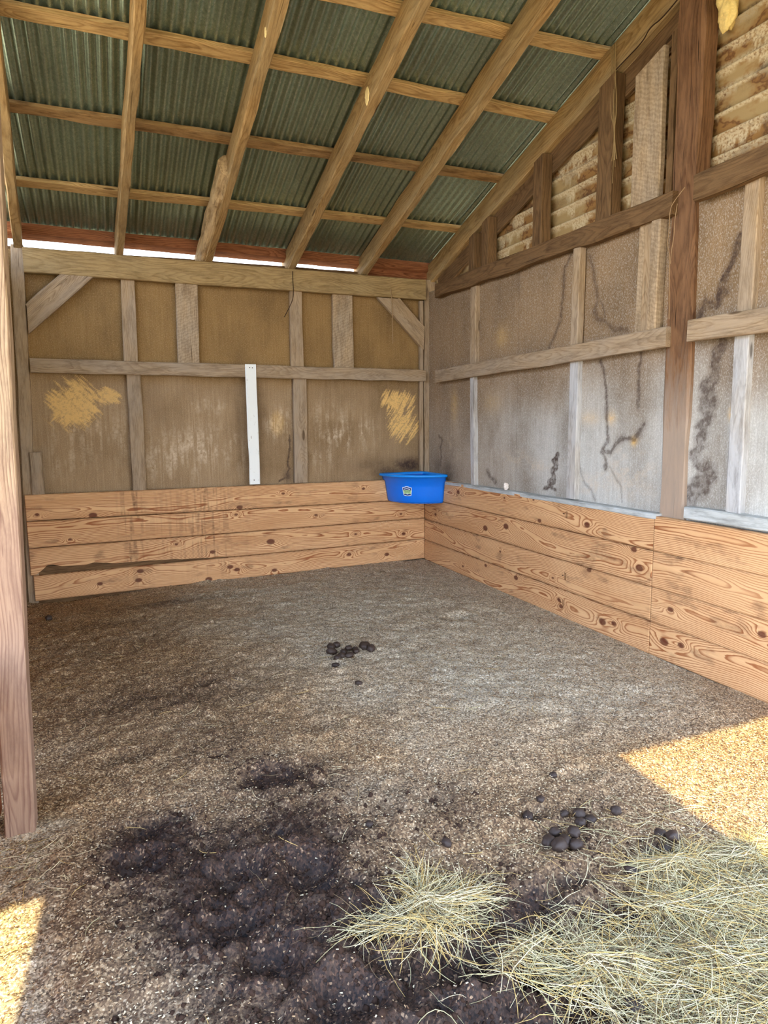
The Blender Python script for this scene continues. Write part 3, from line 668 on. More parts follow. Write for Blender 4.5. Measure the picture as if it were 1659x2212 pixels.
for nx_0, nz_0 in ((-1.955, 2.135), (-1.928, 2.133), (-1.95, 1.005)):
    k = 10
    V = [(nx_0 + .005 * math.cos(6.283 * j / k), yy, nz_0 + .005 * math.sin(6.283 * j / k)) for yy in (-.0215, -.0255) for j in range(k)]
    me = bpy.data.meshes.new('nail'); me.from_pydata(V, [], [tuple(range(k, 2 * k)), tuple(range(k))[::-1]] + [(j, (j + 1) % k, (j + 1) % k + k, j + k) for j in range(k)])
    me.materials.append(M['twig']); o = link('nail', me, wb); o.matrix_parent_inverse = wb.matrix_world.inverted(); o['label'] = 'dark nail head'
timber('corner_brace', (-3.905, .03, 2.525), (-3.485, .03, 2.92), (-.694, 0, .72), .19, .055, M['stud'], 'diagonal brace in the upper left corner of the back wall', 'brace', cut0=.964, cut1=-1.037)
timber('corner_brace', (-.413, .04, 2.905), (.0, .04, 2.505), (.694, 0, .72), .19, .055, M['stud'], 'diagonal brace in the upper right corner of the back wall', 'brace', cut0=1.037, cut1=-.964)
# corner post (two faces)
timber('corner_post', (0.098, 0.085, -.1), (0.098, 0.085, 3.13), (1, 0, 0), .155, .09, M['girt'], 'grey corner post where the back and right walls meet, above the blue feeder', 'post')
timber('corner_batten', (-.018, 0.05, .95), (-.018, 0.05, 2.9), (1, 0, 0), .04, .05, M['girt'], 'narrow batten on the left side of the corner post', 'batten')
# back-left post
timber('corner_post', (-4.04, .09, -.1), (-3.95, .09, 3.155), (1, 0, 0), .10, .10, M['stud'], 'knotty leaning post at the left end of the back wall, behind the front post', 'post')
timber('nailing_block', (-3.93, .03, .95), (-3.93, .03, 1.34), (1, 0, 0), .10, .05, M['girt'], 'short grey block against the foot of the left back post', 'block')

# ---------------------------------------------------------------- right wall framing
timber('girt', (0.02, -.26, 2.065), (0.02, -3.50, 2.109), Z3, .130, .04, M['girt'], 'middle horizontal rail of the right wall between the corner and the big dark post', 'rail')
timber('girt', (0.035, -.25, 2.955), (0.035, -3.50, 2.922), Z3, .138, .07, M['dark'], 'upper horizontal rail of the right wall between the corner and the big dark post', 'rail', rough=.01)
timber('girt', (0.005, -3.688, 2.123), (0.005, -5.2, 2.115), Z3, .133, .05, M['girt'], 'middle horizontal rail of the right wall right of the big dark post', 'rail')
timber('girt', (0.01, -3.68, 2.953), (0.01, -5.2, 2.97), Z3, .142, .06, M['dark'], 'upper horizontal rail of the right wall right of the big dark post', 'rail', rough=.01)
def stud_r(y0, z0, y1, z1, w, mat, label, group='studs of the right wall', t=.06, xf=.035, name='wall_stud', **k):
    return timber(name, (xf + t / 2, y0, z0), (xf + t / 2, y1, z1), (0, 1, 0), w, t, mat, label, 'stud', group, **k)
stud_r(-1.02, .95, -.985, 2.02, .075, M['grey'], 'blue-grey stud below the middle rail nearest the back corner on the right wall')
stud_r(-1.0, 2.12, -1.0, 2.89, .105, M['stud'], 'stud above the middle rail nearest the back corner on the right wall')
stud_r(-2.55, .97, -2.548, 2.035, .105, M['grey'], 'blue-grey stud below the middle rail halfway along the right wall')
stud_r(-2.565, 2.15, -2.570, 2.89, .085, M['stud'], 'short stud with a bright edge above the middle rail halfway along the right wall', xf=.012)
stud_r(-3.205, 2.16, -3.215, 2.875, .055, M['sawn'], 'left of the three battens packed together left of the big post', 'triple battens beside the big post', t=.05)
stud_r(-3.272, 2.16, -3.282, 2.875, .078, M['stud'], 'brown middle one of the three battens packed together left of the big post', 'triple battens beside the big post', t=.055, xf=.03)
stud_r(-3.352, 2.17, -3.358, 2.88, .075, M['sawn'], 'right one of the three battens, with slanting saw marks', 'triple battens beside the big post', t=.07, xf=.012)
stud_r(-4.035, 1.02, -4.028, 2.06, .100, M['grey'], 'pale blue-grey stud below the middle rail right of the big post', t=.07)
stud_r(-4.03, 2.17, -4.033, 2.90, .098, M['stud'], 'pale tan stud above the middle rail right of the big post', t=.07)
stud_r(-5.1, 1.02, -5.1, 2.06, .100, M['grey'], 'stud below the middle rail near the open front of the right wall', t=.07)
# big post
timber('ridge_post', (0.105, -3.575, -.1), (0.105, -3.53, 4.30), (0, 1, 0), .20, .12, M['postr'], 'big dark weathered post rising past the roof slope on the right wall', 'post', rough=.010, bev=.012)
# gable studs
for y, zt, w, lab in [(-.93, 3.36, .10, 'darkest short gable stud nearest the back corner above the upper rail'), (-1.18, 3.44, .115, 'second short gable stud from the back corner above the upper rail'),
                      (-2.0, 3.70, .125, 'third gable stud above the upper rail, left of the tall one'), (-2.80, 3.94, .155, 'tall dark gable stud left of the wide slant-topped board')]:
    timber('gable_stud', (.10, y, 3.0), (.10, y, zt), (0, 1, 0), w, .10, M['dark'], lab, 'stud', 'gable studs over the upper rail', cut1=-TAN)
timber('gable_board', (.075, -3.20, 2.99), (.075, -3.20, 3.88), (0, 1, 0), .25, .045, M['sawn'], 'wide pale board with a slanted top standing on the upper rail', 'board', cut1=-.33)
timber('gable_batten', (.12, -3.36, 2.99), (.12, -3.36, 3.99), (0, 1, 0), .05, .05, M['dark'], 'thin dark batten along the right edge of the wide slant-topped board', 'batten')

# ---------------------------------------------------------------- roof framing
def on_slope(y, z): return (y, z - y * TAN)
def sloped(name, xc, w, zlo, zhi, y0, y1, mat, label, group=None, fan=0.0, **k):
    """member parallel to the slope filling z in [zlo, zhi] at y=0"""
    zc = (zlo + zhi) / 2; dep = (zhi - zlo) * math.cos(math.radians(16.8))
    a = (xc - fan * y0, y0, zc - y0 * TAN); b = (xc - fan * y1, y1, zc - y1 * TAN)
    return timber(name, a, b, (0, math.sin(math.radians(16.8)), math.cos(math.radians(16.8))), dep, w, mat, label, 'rafter', group, **k)
lab = ['leftmost rafter, beside the front post', 'second rafter from the left, running nearly straight up the view', 'third rafter from the left, half-log nailed to its lower end',
       'fourth rafter from the left with a pale oval scar', 'rightmost free rafter, widest, before the gable rafter']
raf = []
for i, (xr, w, fn) in enumerate([(-3.900, .07, .068), (-3.072, .068, .038), (-2.270, .072, .020), (-1.445, .078, .014), (-.652, .072, .004)]):
    raf.append(sloped('rafter', xr - w / 2, w, 3.135, 3.335, .24, -3.58, M['rafter'], lab[i], 'rafters', fan=fn, rough=.010, bev=.008))
sloped('gable_rafter', .125, .06, 3.125, 3.335, .24, -3.58, M['rafter'], 'gable rafter running up against the right wall', rough=.006)
sloped('barge_board', .165, .03, 2.95, 3.16, -.05, -3.58, M['dark'], 'darker sloping board under the gable rafter, behind the gable studs', rough=.01)
def purlin(y0, y1, w, mat, label, t=.035, x0=-4.3, x1=.2, **k):
    c = math.cos(math.radians(16.8)); s = math.sin(math.radians(16.8))
    ym0 = y0 + w * c / 2; ym1 = y1 + w * c / 2; off = ZS - .0135 - t / 2 / c
    return timber('purlin', (x0, ym0, off - ym0 * TAN), (x1, ym1, off - ym1 * TAN), (0, c, -s), w, t, mat, label, 'purlin', 'purlins', rough=.006, bev=.004, **k)
purlin(-2.64, -2.75, .092, M['purlin'], 'purlin nearest the ridge, cut by the top of the picture')
purlin(-2.155, -2.137, .095, M['purlin'], 'second purlin from the ridge')
purlin(-1.382, -1.39, .10, M['bark'], 'third purlin from the ridge with a ragged barky edge', wane=.03)
purlin(-.575, -.608, .095, M['purlin'], 'fourth purlin from the ridge, last one above the eave board')
purlin(.045, .105, .11, M['eave'], 'reddish eave purlin above the bright gap', t=.098)
timber('blocking_board', (-.64, .15, 3.20), (.10, .15, 3.195), Z3, .11, .03, M['eave'], 'short reddish board closing the eave gap next to the corner', 'board')
timber('outer_plate', (-4.1, .155, 3.105), (.1, .155, 3.135), Z3, .11, .03, M['dark'], 'dark outer plate edge seen along the bottom of the bright eave gap', 'beam')
purlin(-3.45, -3.45, .09, M['purlin'], 'purlin right under the ridge')
timber('ridge_board', (-4.3, -3.6, 4.36), (.2, -3.6, 4.36), Z3, .22, .04, M['rafter'], 'ridge board at the top of the roof slope', 'beam')
# half log nailed to rafter 3
def halflog():
    n = 30; L = 1.50; V = []; k = 12
    for i in range(n):
        x = i / (n - 1) * L
        for j in range(k):
            a = -math.pi / 2 + math.pi * j / (k - 1)
            r = .072 + (float(vnoise(x * 9, j * .7, 3)) - .5) * .022
            V.append((x - L / 2, math.sin(a) * r * 1.2, math.cos(a) * r))
    F = []
    for i in range(n - 1):
        for j in range(k):
            a = i * k + j; b = i * k + (j + 1) % k
            F.append((a, a + k, b + k, b))
    me = bpy.data.meshes.new('log_cleat'); me.from_pydata(V, [], F + [tuple(range(k)), tuple(range(n * k - k, n * k))[::-1]])
    me.materials.append(M['bark']); return me
lg = link('log_cleat', halflog()); lg.data.materials[0] = M['log']
c_, s_ = math.cos(math.radians(16.8)), math.sin(math.radians(16.8))
ym = -.49; X = Vector((.02, -c_, s_)).normalized(); Zl = Vector((-1, -.02, 0)).normalized(); Yl = Zl.cross(X)
lg.matrix_world = Matrix(((X.x, Yl.x, Zl.x, -2.330), (X.y, Yl.y, Zl.y, ym), (X.z, Yl.z, Zl.z, 3.235 - ym * TAN), (0, 0, 0, 1)))
tag(lg, 'split half-log nailed to the lower end of the third rafter from the left', 'log')
# pale scars as parts of their rafters
def scar(parent, x, y, z, ry, rz, nx=-1):
    k = 20; V = [(0.0, 0, 0)]
    for j in range(k):
        a = 2 * math.pi * j / k; f = 1 + (float(vnoise(j * .9, 3.3, 5)) - .5) * .35
        V.append((0, math.cos(a) * ry * f, math.sin(a) * rz * f))
    V2 = [(v[0] + nx * .006, v[1] * .9, v[2] * .9) for v in V]
    n = len(V); F = [(0 + n, 1 + j + n, 1 + (j + 1) % k + n) for j in range(k)] + [(1 + j, 1 + (j + 1) % k, 1 + (j + 1) % k + n, 1 + j + n) for j in range(k)]
    me = bpy.data.meshes.new('scar'); me.from_pydata([(v[0] + x, v[1] + y, v[2] + z) for v in V + V2], [], F); me.materials.append(M['scar'])
    o = link('scar', me, parent); o.matrix_parent_inverse = parent.matrix_world.inverted()
    o['label'] = 'pale oval scar in the wood'; return o
bpy.context.view_layer.update()
scar(raf[3], -1.497, -2.16, 3.852, .035, .062)
scar(raf[2], -2.294, -2.52, 3.93, .018, .03)

# ---------------------------------------------------------------- front post and side planks on the left
timber('front_post', (-3.747, -4.0, -.12), (-3.648, -4.0, 3.6), (1, 0, 0), .108, .11, M['postf'], 'tall square front post cut by the left edge, pale above, purplish below', 'post', rough=.003)
for k in range(3):
    timber('side_plank', (-3.845, -3.85, .13 + .25 * k), (-3.845, -5.4, .13 + .25 * k), Z3, .235, .036, M['redpl'],
           ['lowest', 'middle', 'top'][k] + ' reddish side plank at the far left, behind and outside the front post', 'board', 'reddish side planks left of the front post')
for k in range(4):
    timber('side_board', (-4.15, .0, .12 + .24 * k), (-4.15, -3.95, .12 + .24 * k), Z3, .232, .036, M['redpl'],
           ['lowest', 'second lowest', 'second highest', 'topmost'][k] + ' pine board of the left side wall, behind the front post', 'board', 'boards of the left side wall')

# ---------------------------------------------------------------- blue corner feeder
fe = bpy.data.objects.new('corner_feeder', None); COL.objects.link(fe); fe.location = (-0.22, -0.22, .72)
tag(fe, 'blue plastic corner feeder hung over the boards where the two walls meet', 'feeder')
fe_par = fe
def feeder_outline(r, inset, n=36):
    """quarter plan, square at the corner, bowed front; returns list of (x,y)"""
    pts = []
    for i in range(n + 1):
        a = math.pi / 2 * i / n
        e = 2.25
        cx = math.copysign(abs(math.cos(a)) ** (2 / e), math.cos(a)); sy = abs(math.sin(a)) ** (2 / e)
        pts.append((-r * cx - inset, -r * 1.02 * sy - inset))
    # rounded inner corner
    pts += [(-inset, -r * .5), (-inset - .0, -inset - .06), (-inset - .02, -inset - .02), (-inset - .06, -inset), (-r * .5, -inset)]
    return pts
def loft(rings, close_bottom=True):
    n = len(rings[0][0]); V = []; F = []
    for pts, z in rings:
        V += [(x, y, z) for x, y in pts]
    for k in range(len(rings) - 1):
        for i in range(n):
            a = k * n + i; b = k * n + (i + 1) % n
            F.append((a, b, b + n, a + n))
    if close_bottom: F.append(tuple(range(n)))
    return V, F
I = .004
body = [(feeder_outline(.430, I), .705), (feeder_outline(.447, I), .712), (feeder_outline(.456, I), .728), (feeder_outline(.468, I), .80), (feeder_outline(.480, I), .88),
        (feeder_outline(.490, I), .935), (feeder_outline(.512, I), .955), (feeder_outline(.520, I), .985), (feeder_outline(.545, I), 1.003)]
V, F = loft(body); me = bpy.data.meshes.new('tub'); me.from_pydata([(x, y, z) for x, y, z in V], [], F); me.materials.append(M['blue'])
for p in me.polygons: p.use_smooth = True
tub = link('tub', me, fe); tub.matrix_parent_inverse = Matrix.Translation(fe.location).inverted()
inner = [(feeder_outline(.425, .012), .74), (feeder_outline(.440, .012), .80), (feeder_outline(.462, .012), .93), (feeder_outline(.510, .012), 1.0)]
V, F = loft(inner); me = bpy.data.meshes.new('tub_lining'); me.from_pydata(V, [], [f[::-1] for f in F]); me.materials.append(M['blue'])
for p in me.polygons: p.use_smooth = True
o = link('tub_lining', me, fe); o.matrix_parent_inverse = Matrix.Translation(fe.location).inverted(); o['label'] = 'inside of the tub'
# rolled rim
def rim_mesh():
    path = feeder_outline(.545, I, 60); n = len(path); V = []; F = []
    prof_ = [(0.0, -.012), (.014, -.012), (.020, -.004), (.020, .006), (.012, .014), (-.006, .016), (-.03, .010), (-.036, .0), (-.036, -.012)]
    c = (-.15, -.15)
    for i, (x, y) in enumerate(path):
        px, py = path[i - 1]; qx, qy = path[(i + 1) % n]; tx, ty = qx - px, qy - py; l = math.hypot(tx, ty)
        nx_, ny_2 = ty / l, -tx / l
        if (x + nx_ - c[0]) ** 2 + (y + ny_2 - c[1]) ** 2 < (x - nx_ - c[0]) ** 2 + (y - ny_2 - c[1]) ** 2: nx_, ny_2 = -nx_, -ny_2
        for a, b in prof_:
            a2 = a if i <= 60 else min(a, 0.0)
            V.append((min(x + nx_ * a2, -.001), min(y + ny_2 * a2, -.001), 1.008 + b))
    m = len(prof_)
    for i in range(n):
        for j in range(m - 1):
            a = i * m + j; b = ((i + 1) % n) * m + j
            F.append((a, b, b + 1, a + 1))
    me = bpy.data.meshes.new('rim'); me.from_pydata(V, [], F); me.materials.append(M['bluerim'])
    for p in me.polygons: p.use_smooth = True
    return me
o = link('rim', rim_mesh(), fe); o.matrix_parent_inverse = Matrix.Translation(fe.location).inverted()
V, F = loft([(feeder_outline(.428, .012), .79)], True)
me = bpy.data.meshes.new('feed_residue'); me.from_pydata(V, [], F); me.materials.append(M['grime'])
o = link('feed_residue', me, fe); o.matrix_parent_inverse = Matrix.Translation(fe.location).inverted()
# sticker: shield plates following the front face
def front_point(ang, z):
    r = .456 + (.490 - .456) * (z - .728) / (.935 - .728); e = 2.25
    cx = math.cos(ang) ** (2 / e); sy = math.sin(ang) ** (2 / e)
    return Vector((-r * cx - I, -r * 1.02 * sy - I, z))
A0 = math.radians(41.5)
pc = front_point(A0, .842); tx = (front_point(A0 + .03, .842) - front_point(A0 - .03, .842)).normalized(); tz = (front_point(A0, .88) - front_point(A0, .80)).normalized()
nn = tx.cross(tz)
if nn.dot(Vector((-1, -1, 0))) < 0: nn = -nn
if tx.x < 0: tx = -tx
SM = Matrix(((tx.x, tz.x, nn.x, pc.x), (tx.y, tz.y, nn.y, pc.y), (tx.z, tz.z, nn.z, pc.z), (0, 0, 0, 1)))
def plate(name, pts, lift, mat, parent):
    """pts in sticker plane; bends with the tub face"""
    V = []; 
    import bmesh
    bm = bmesh.new(); vs = [bm.verts.new((x, y, 0)) for x, y in pts]; bm.faces.new(vs)
    bmesh.ops.triangulate(bm, faces=bm.faces)
    bmesh.ops.subdivide_edges(bm, edges=bm.edges, cuts=3, use_grid_fill=True)
    for v in bm.verts: v.co.z = lift - v.co.x ** 2 / (2 * .50)
    me = bpy.data.meshes.new(name); bm.to_mesh(me); bm.free(); me.materials.append(mat)
    o = link(name, me, parent); o.matrix_world = SM
    o.matrix_parent_inverse = Matrix.Identity(4)
    return o
def attach(o, parent, mw):
    o.parent = parent; o.matrix_parent_inverse = parent.matrix_world.inverted() @ Matrix.Identity(4); o.matrix_basis = mw
bpy.context.view_layer.update()
shield = [(-.055, .042), (-.030, .046), (-.018, .054), (.0, .057), (.018, .054), (.030, .046), (.055, .042), (.052, .0), (.046, -.044), (.025, -.051), (0, -.053), (-.025, -.051), (-.046, -.044), (-.052, .0)]
stk = plate('sticker', shield, .0035, M['st_white'], None); attach(stk, fe, SM)
bpy.context.view_layer.update()
def sub(name, pts, lift, mat, lab_):
    o = plate(name, pts, lift, mat, None); attach(o, stk, SM); o['label'] = lab_; return o
sub('emblem_band', [(-.048, .037), (-.028, .041), (0, .048), (.028, .041), (.048, .037), (.047, .010), (0, .016), (-.047, .010)], .0045, M['st_navy'], 'navy band with a pale scroll on the sticker')
sub('emblem_scroll', [(-.036, .026), (0, .034), (.036, .026), (.036, .019), (0, .026), (-.036, .019)], .0052, M['st_white'], 'pale scroll across the navy band')
sub('emblem_field', [(-.047, .010), (0, .016), (.047, .010), (.043, -.026), (-.043, -.026)], .0045, M['st_green'], 'pale green field behind the lettering')
sub('emblem_foot', [(-.043, -.030), (-.020, -.027), (0, -.036), (.020, -.027), (.043, -.030), (.041, -.040), (0, -.048), (-.041, -.040)], .0045, M['st_navy'], 'navy foot of the sticker')
def text_obj(txt, size, loc, mat, name, parent, lab_, base, wx=1.0, lift=.005):
    cu = bpy.data.curves.new(name, 'FONT'); cu.body = txt; cu.size = size; cu.align_x = 'CENTER'; cu.align_y = 'CENTER'; cu.extrude = .0002
    to = bpy.data.objects.new(name, cu); COL.objects.link(to); bpy.context.view_layer.update()
    me = bpy.data.meshes.new_from_object(to.evaluated_get(bpy.context.evaluated_depsgraph_get())); bpy.data.objects.remove(to)
    for v in me.vertices:
        v.co.x = v.co.x * wx + loc[0]; v.co.y += loc[1]; v.co.z += lift - (v.co.x ** 2 / (2 * .50) if parent is stk else 0)
    me.materials.clear(); me.materials.append(mat)
    o = link(name, me); attach(o, parent, base); o['label'] = lab_; return o
text_obj('FORTIFLEX', .0175, (0, .000), M['st_ink'], 'lettering', stk, 'black lettering on the sticker', SM, .90)
text_obj('CONTAINERS', .0085, (0, -.017), M['st_ink'], 'lettering', stk, 'small second line of lettering on the sticker', SM, 1.2)

# ---------------------------------------------------------------- loose manure, chips, hay
bpy.context.view_layer.update()
def manure_mesh(seed, elong):
    import bmesh
    bm = bmesh.new(); bmesh.ops.create_icosphere(bm, subdivisions=3, radius=1.0)
    from mathutils import noise
    for v in bm.verts:
        d = 1 + .22 * noise.noise(v.co * 1.6 + Vector((seed * 9, 0, 0))) + .07 * noise.noise(v.co * 5 + Vector((0, seed * 7, 0)))
        v.co = Vector((v.co.x * elong, v.co.y, v.co.z * .82)) * d
    me = bpy.data.meshes.new('horse_dropping'); bm.to_mesh(me); bm.free()
    for p in me.polygons: p.use_smooth = True
    me.materials.append(M['manure']); return me
mm = [manure_mesh(s, e) for s, e in ((1, 1.1), (2, 1.35), (3, 1.0), (4, 1.2))]
clus = [
    ([(-1.962, -2.519, .028), (-1.915, -2.50, .026), (-1.904, -2.62, .024), (-1.985, -2.60, .030), (-1.86, -2.60, .026), (-1.815, -2.61, .022), (-1.739, -2.60, .036), (-1.715, -2.655, .032), (-1.945, -2.70, .026), (-1.99, -2.74, .026), (-1.83, -2.67, .022), (-1.90, -2.72, .024), (-2.03, -2.82, .020)],
     'black horse dropping in the mid-floor clump', 'droppings in the middle clump'),
    ([(-2.002, -3.182, .020)], 'single black dropping alone just below the middle clump', None),
    ([(-1.566, -4.523, .018)], 'single small black dropping above the right-hand clumps', None),
    ([(-2.465, -4.537, .016)], 'lone dropping above the small hay pile, left one', None),
    ([(-2.245, -4.781, .018)], 'lone dropping right above the small hay pile', None),
    ([(-1.861, -4.955, .028), (-1.872, -4.905, .026), (-1.815, -4.87, .022), (-1.79, -4.965, .024), (-1.762, -4.915, .022), (-1.82, -4.93, .026), (-1.80, -4.86, .018)],
     'dark dropping in the tight clump above the big hay pile', 'droppings in the tight right clump'),
    ([(-1.645, -4.80, .026), (-1.675, -4.845, .022), (-1.70, -4.775, .018), (-1.62, -4.84, .022)], 'dropping in the loose clump behind the tight one', 'droppings in the loose clump'),
    ([(-1.512, -4.864, .022)], 'single dropping right of the loose clump near the sunlit patch', None),
    ([(-1.83, -4.71, .022)], 'dropping at the left end of the row of clumps on the right', None),
    ([(-1.738, -4.665, .018)], 'dropping on the far side of the row of clumps on the right', None),
    ([(-1.505, -5.115, .026), (-1.455, -5.105, .024), (-1.47, -5.06, .024)], 'dropping at the top edge of the big hay pile', 'droppings at the edge of the big hay pile'),
    ([(-1.717, -5.175, .022)], 'dropping partly under strands at the left edge of the big hay pile', None),
    ([(-2.10, -5.60, .026)], 'brown lump lying within the lower left part of the big hay pile', None),
    ([(-3.859, -.805, .028)], 'lone dropping near the back left corner of the floor', None),
]
def places(pts):
    """rank from left to right as the viewer sees them"""
    xs_ = [Vector((p[0] - CAM_POS[0], p[1] - CAM_POS[1], 0)) for p in pts]
    an = [math.atan2(v.x, v.y) for v in xs_]; order = sorted(range(len(pts)), key=lambda i: an[i]); n = len(pts)
    W = ['leftmost', 'second from the left', 'third from the left', 'fourth from the left', 'fifth from the left', 'sixth from the left', 'seventh from the left',
         'sixth from the right', 'fifth from the right', 'fourth from the right', 'third from the right', 'second from the right', 'rightmost']
    res = [None] * n
    for k, i in enumerate(order):
        res[i] = W[k] if k < (n + 1) // 2 else W[13 - (n - k)]
    return res
for pts, lab_, grp in clus:
    pls = places(pts)
    for i, (x, y, r) in enumerate(pts):
        o = bpy.data.objects.new('horse_dropping', mm[rng.randrange(4)]); COL.objects.link(o)
        o.scale = (r, r, r); o.rotation_euler = (rng.uniform(-.3, .3), rng.uniform(-.3, .3), rng.uniform(0, 6.3)); o.location = (x, y, fz(x, y) + r * .55)
        tag(o, lab_ if not grp else lab_ + ', ' + pls[i], 'dropping', grp)

# wood chips: tiny flakes on the bedding
def chips(n):
    x = NR.uniform(-3.95, -.02, n * 4); y = -5.95 + (NR.random(n * 4) ** 1.25) * 5.9
    w, p = floor_fields(x, y)
    keep = NR.random(n * 4) < np.clip(1.0 - 1.25 * w, .045, 1)
    x = x[keep][:n]; y = y[keep][:n]; n = len(x)
    z = floor_z(x, y) + .002
    L = NR.uniform(.0018, .0048, n); W = L * NR.uniform(.25, .6, n); a = NR.uniform(0, 6.28, n)
    big = NR.random(n) < .02; L = np.where(big, L * 1.8, L)
    tx = NR.normal(0, .45, n); ty = NR.normal(0, .45, n)
    c, s = np.cos(a), np.sin(a)
    V = np.zeros((n, 4, 3))
    for k, (u, v) in enumerate(((-1, -1), (1, -1), (1, 1), (-1, 1))):
        dx = u * L * c - v * W * s; dy = u * L * s + v * W * c
        V[:, k, 0] = x + dx; V[:, k, 1] = y + dy; V[:, k, 2] = z + .0015 + np.abs(dx * tx + dy * ty) 
    me = mesh_np('wood_chips', V.reshape(-1, 3), np.arange(n * 4).reshape(n, 4), M['chips'])
    me.polygons.foreach_set('material_index', NR.choice([0, 1, 2], n, p=[.30, .40, .30]).astype(np.int32)); me.update()
    return me
o = link('wood_chips', chips(150000))
tag(o, 'fine pale wood chips and pellets strewn over the whole stall floor', 'wood chips', kind='stuff')
# coarser clods in the wet soil
def clods(n):
    x = NR.uniform(-3.8, -1.3, n * 5); y = NR.uniform(-5.9, -3.7, n * 5)
    w, p = floor_fields(x, y); keep = NR.random(n * 5) < np.clip(w * 1.3 - .55, 0, 1); x = x[keep][:n]; y = y[keep][:n]; n = len(x)
    z = floor_z(x, y); r = .0025 + .013 * NR.random(n) ** 4
    base = np.array([(1, 0, 0), (-1, 0, 0), (0, 1, 0), (0, -1, 0), (0, 0, 1), (0, 0, -1)], float)
    V = np.stack([x, y, z], -1)[:, None, :] + base[None] * r[:, None, None] * NR.uniform(.5, 1.3, (n, 6, 1))
    f = np.array([(0, 2, 4), (2, 1, 4), (1, 3, 4), (3, 0, 4), (2, 0, 5), (1, 2, 5), (3, 1, 5), (0, 3, 5)])
    F = (f[None] + (np.arange(n) * 6)[:, None, None]).reshape(-1, 3)
    return mesh_np('soil_crumbs', V.reshape(-1, 3), F, M['soil'])
o = link('soil_crumbs', clods(9000)); tag(o, 'dark wet crumbs of soiled bedding in the lower left of the floor', 'crumbs', kind='stuff')

def strands(name, items, mats, r=.0012):
    """items: (x, y, z, heading, length, bend, tilt)"""
    n = len(items); A = np.array(items); k = 8
    t = np.linspace(-.5, .5, k)
    hd = A[:, 3][:, None] + A[:, 5][:, None] * t[None]
    ds = A[:, 4][:, None] / (k - 1)
    px = np.cumsum(np.cos(hd) * ds, 1); py = np.cumsum(np.sin(hd) * ds, 1)
    px += A[:, 0][:, None] - px.mean(1, keepdims=True); py += A[:, 1][:, None] - py.mean(1, keepdims=True)
    fzv = floor_z(px, py)
    fzb = np.maximum(fzv, fzv.max(1, keepdims=True) * .75 + fzv * .25)
    pz = fzb + A[:, 2][:, None] + A[:, 6][:, None] * t[None] * A[:, 4][:, None] - 0.25 * (t[None] ** 2) * np.minimum(A[:, 2][:, None] * 1.6, .06) * 4 * .6
    pz = np.maximum(pz, fzv + .003)
    rad = (r * NR.uniform(.6, 1.5, n))[:, None] * (1 - .5 * np.abs(t[None] * 2) ** 2)
    V = np.zeros((n, k, 3, 3))
    nxv, nyv = -np.sin(hd), np.cos(hd)
    for j, (a, b) in enumerate(((1.5, 0), (-1.5, 0), (0, 1.4))):
        V[:, :, j, 0] = px + nxv * rad * a; V[:, :, j, 1] = py + nyv * rad * a; V[:, :, j, 2] = pz + rad * b
    idx = np.arange(n * k * 3).reshape(n, k, 3); F = []
    for j in range(3):
        j2 = (j + 1) % 3
        F.append(np.stack([idx[:, :-1, j], idx[:, 1:, j], idx[:, 1:, j2], idx[:, :-1, j2]], -1).reshape(-1, 4))
    me = mesh_np(name, V.reshape(-1, 3), np.concatenate(F), mats, True)
    mi = NR.choice(range(len(mats)), n, p=[.30, .24, .26, .20]); per = np.repeat(mi, k - 1)
    me.polygons.foreach_set('material_index', np.concatenate([per] * 3).astype(np.int32)); me.update()
    return link(name, me)
def pile(blobs, n, hmax, lmin, lmax, base=-.3, spread=.6):
    it = []
    wts = np.array([b[4] for b in blobs], float); wts /= wts.sum()
    for _ in range(n):
        b = blobs[NR.choice(len(blobs), p=wts)]
        g = NR.normal(0, 1, 2) * .55
        x = b[0] + g[0] * b[2]; y = b[1] + g[1] * b[3]
        hgt = hmax * math.exp(-(g[0] ** 2 + g[1] ** 2) / 1.3) * NR.random() ** .8 + .004
        it.append((x, y, hgt, b[5] + NR.normal(0, spread), NR.uniform(lmin, lmax), NR.normal(0, .55), NR.normal(0, .10)))
    return it
small = pile([(-2.40, -5.02, .13, .07, 1.0, -.35), (-2.36, -5.08, .12, .05, .8, -.25), (-2.60, -5.08, .15, .06, .9, .1), (-2.50, -5.17, .13, .07, .9, -.8), (-2.42, -4.92, .06, .06, .35, 1.2)],
             760, .030, .09, .28, spread=.9)
o = strands('hay_pile', small, M['hay'], .00068)
tag(o, 'small flattened wisp of hay in the centre foreground, on the dark wet soil', 'hay', kind='stuff')
big = pile([(-1.65, -5.40, .26, .12, 1.0, -.4), (-1.45, -5.38, .25, .12, 1.0, -.3), (-1.80, -5.62, .28, .12, 1.2, -.5), (-1.35, -5.55, .3, .16, 1.2, -.4), (-2.05, -5.50, .22, .08, .7, -.6),
            (-2.18, -5.38, .18, .07, .35, -.5), (-1.60, -5.75, .3, .12, 1.0, -.4), (-1.55, -5.22, .16, .06, .5, -.2), (-1.25, -5.28, .18, .07, .6, -.1), (-2.1, -5.75, .25, .1, .5, -.5)],
           6200, .045, .10, .32, spread=1.0)
o = strands('hay_pile', big, M['hay'], .00068)
tag(o, 'big spread of hay filling the lower right corner of the floor', 'hay', kind='stuff')
stray = [(x, y, .004, NR.uniform(0, 6.28), NR.uniform(.05, .16), NR.normal(0, 1.0), NR.normal(0, .02)) for x, y in
         zip(NR.uniform(-3.7, -.9, 150), -5.9 + (NR.random(150) ** 1.6) * 4.2)]
stray += [(NR.normal(-1.45, .28), NR.normal(-4.98, .10), .006, NR.uniform(0, 6.28), NR.uniform(.06, .2), NR.normal(0, 1.2), NR.normal(0, .05)) for _ in range(120)]
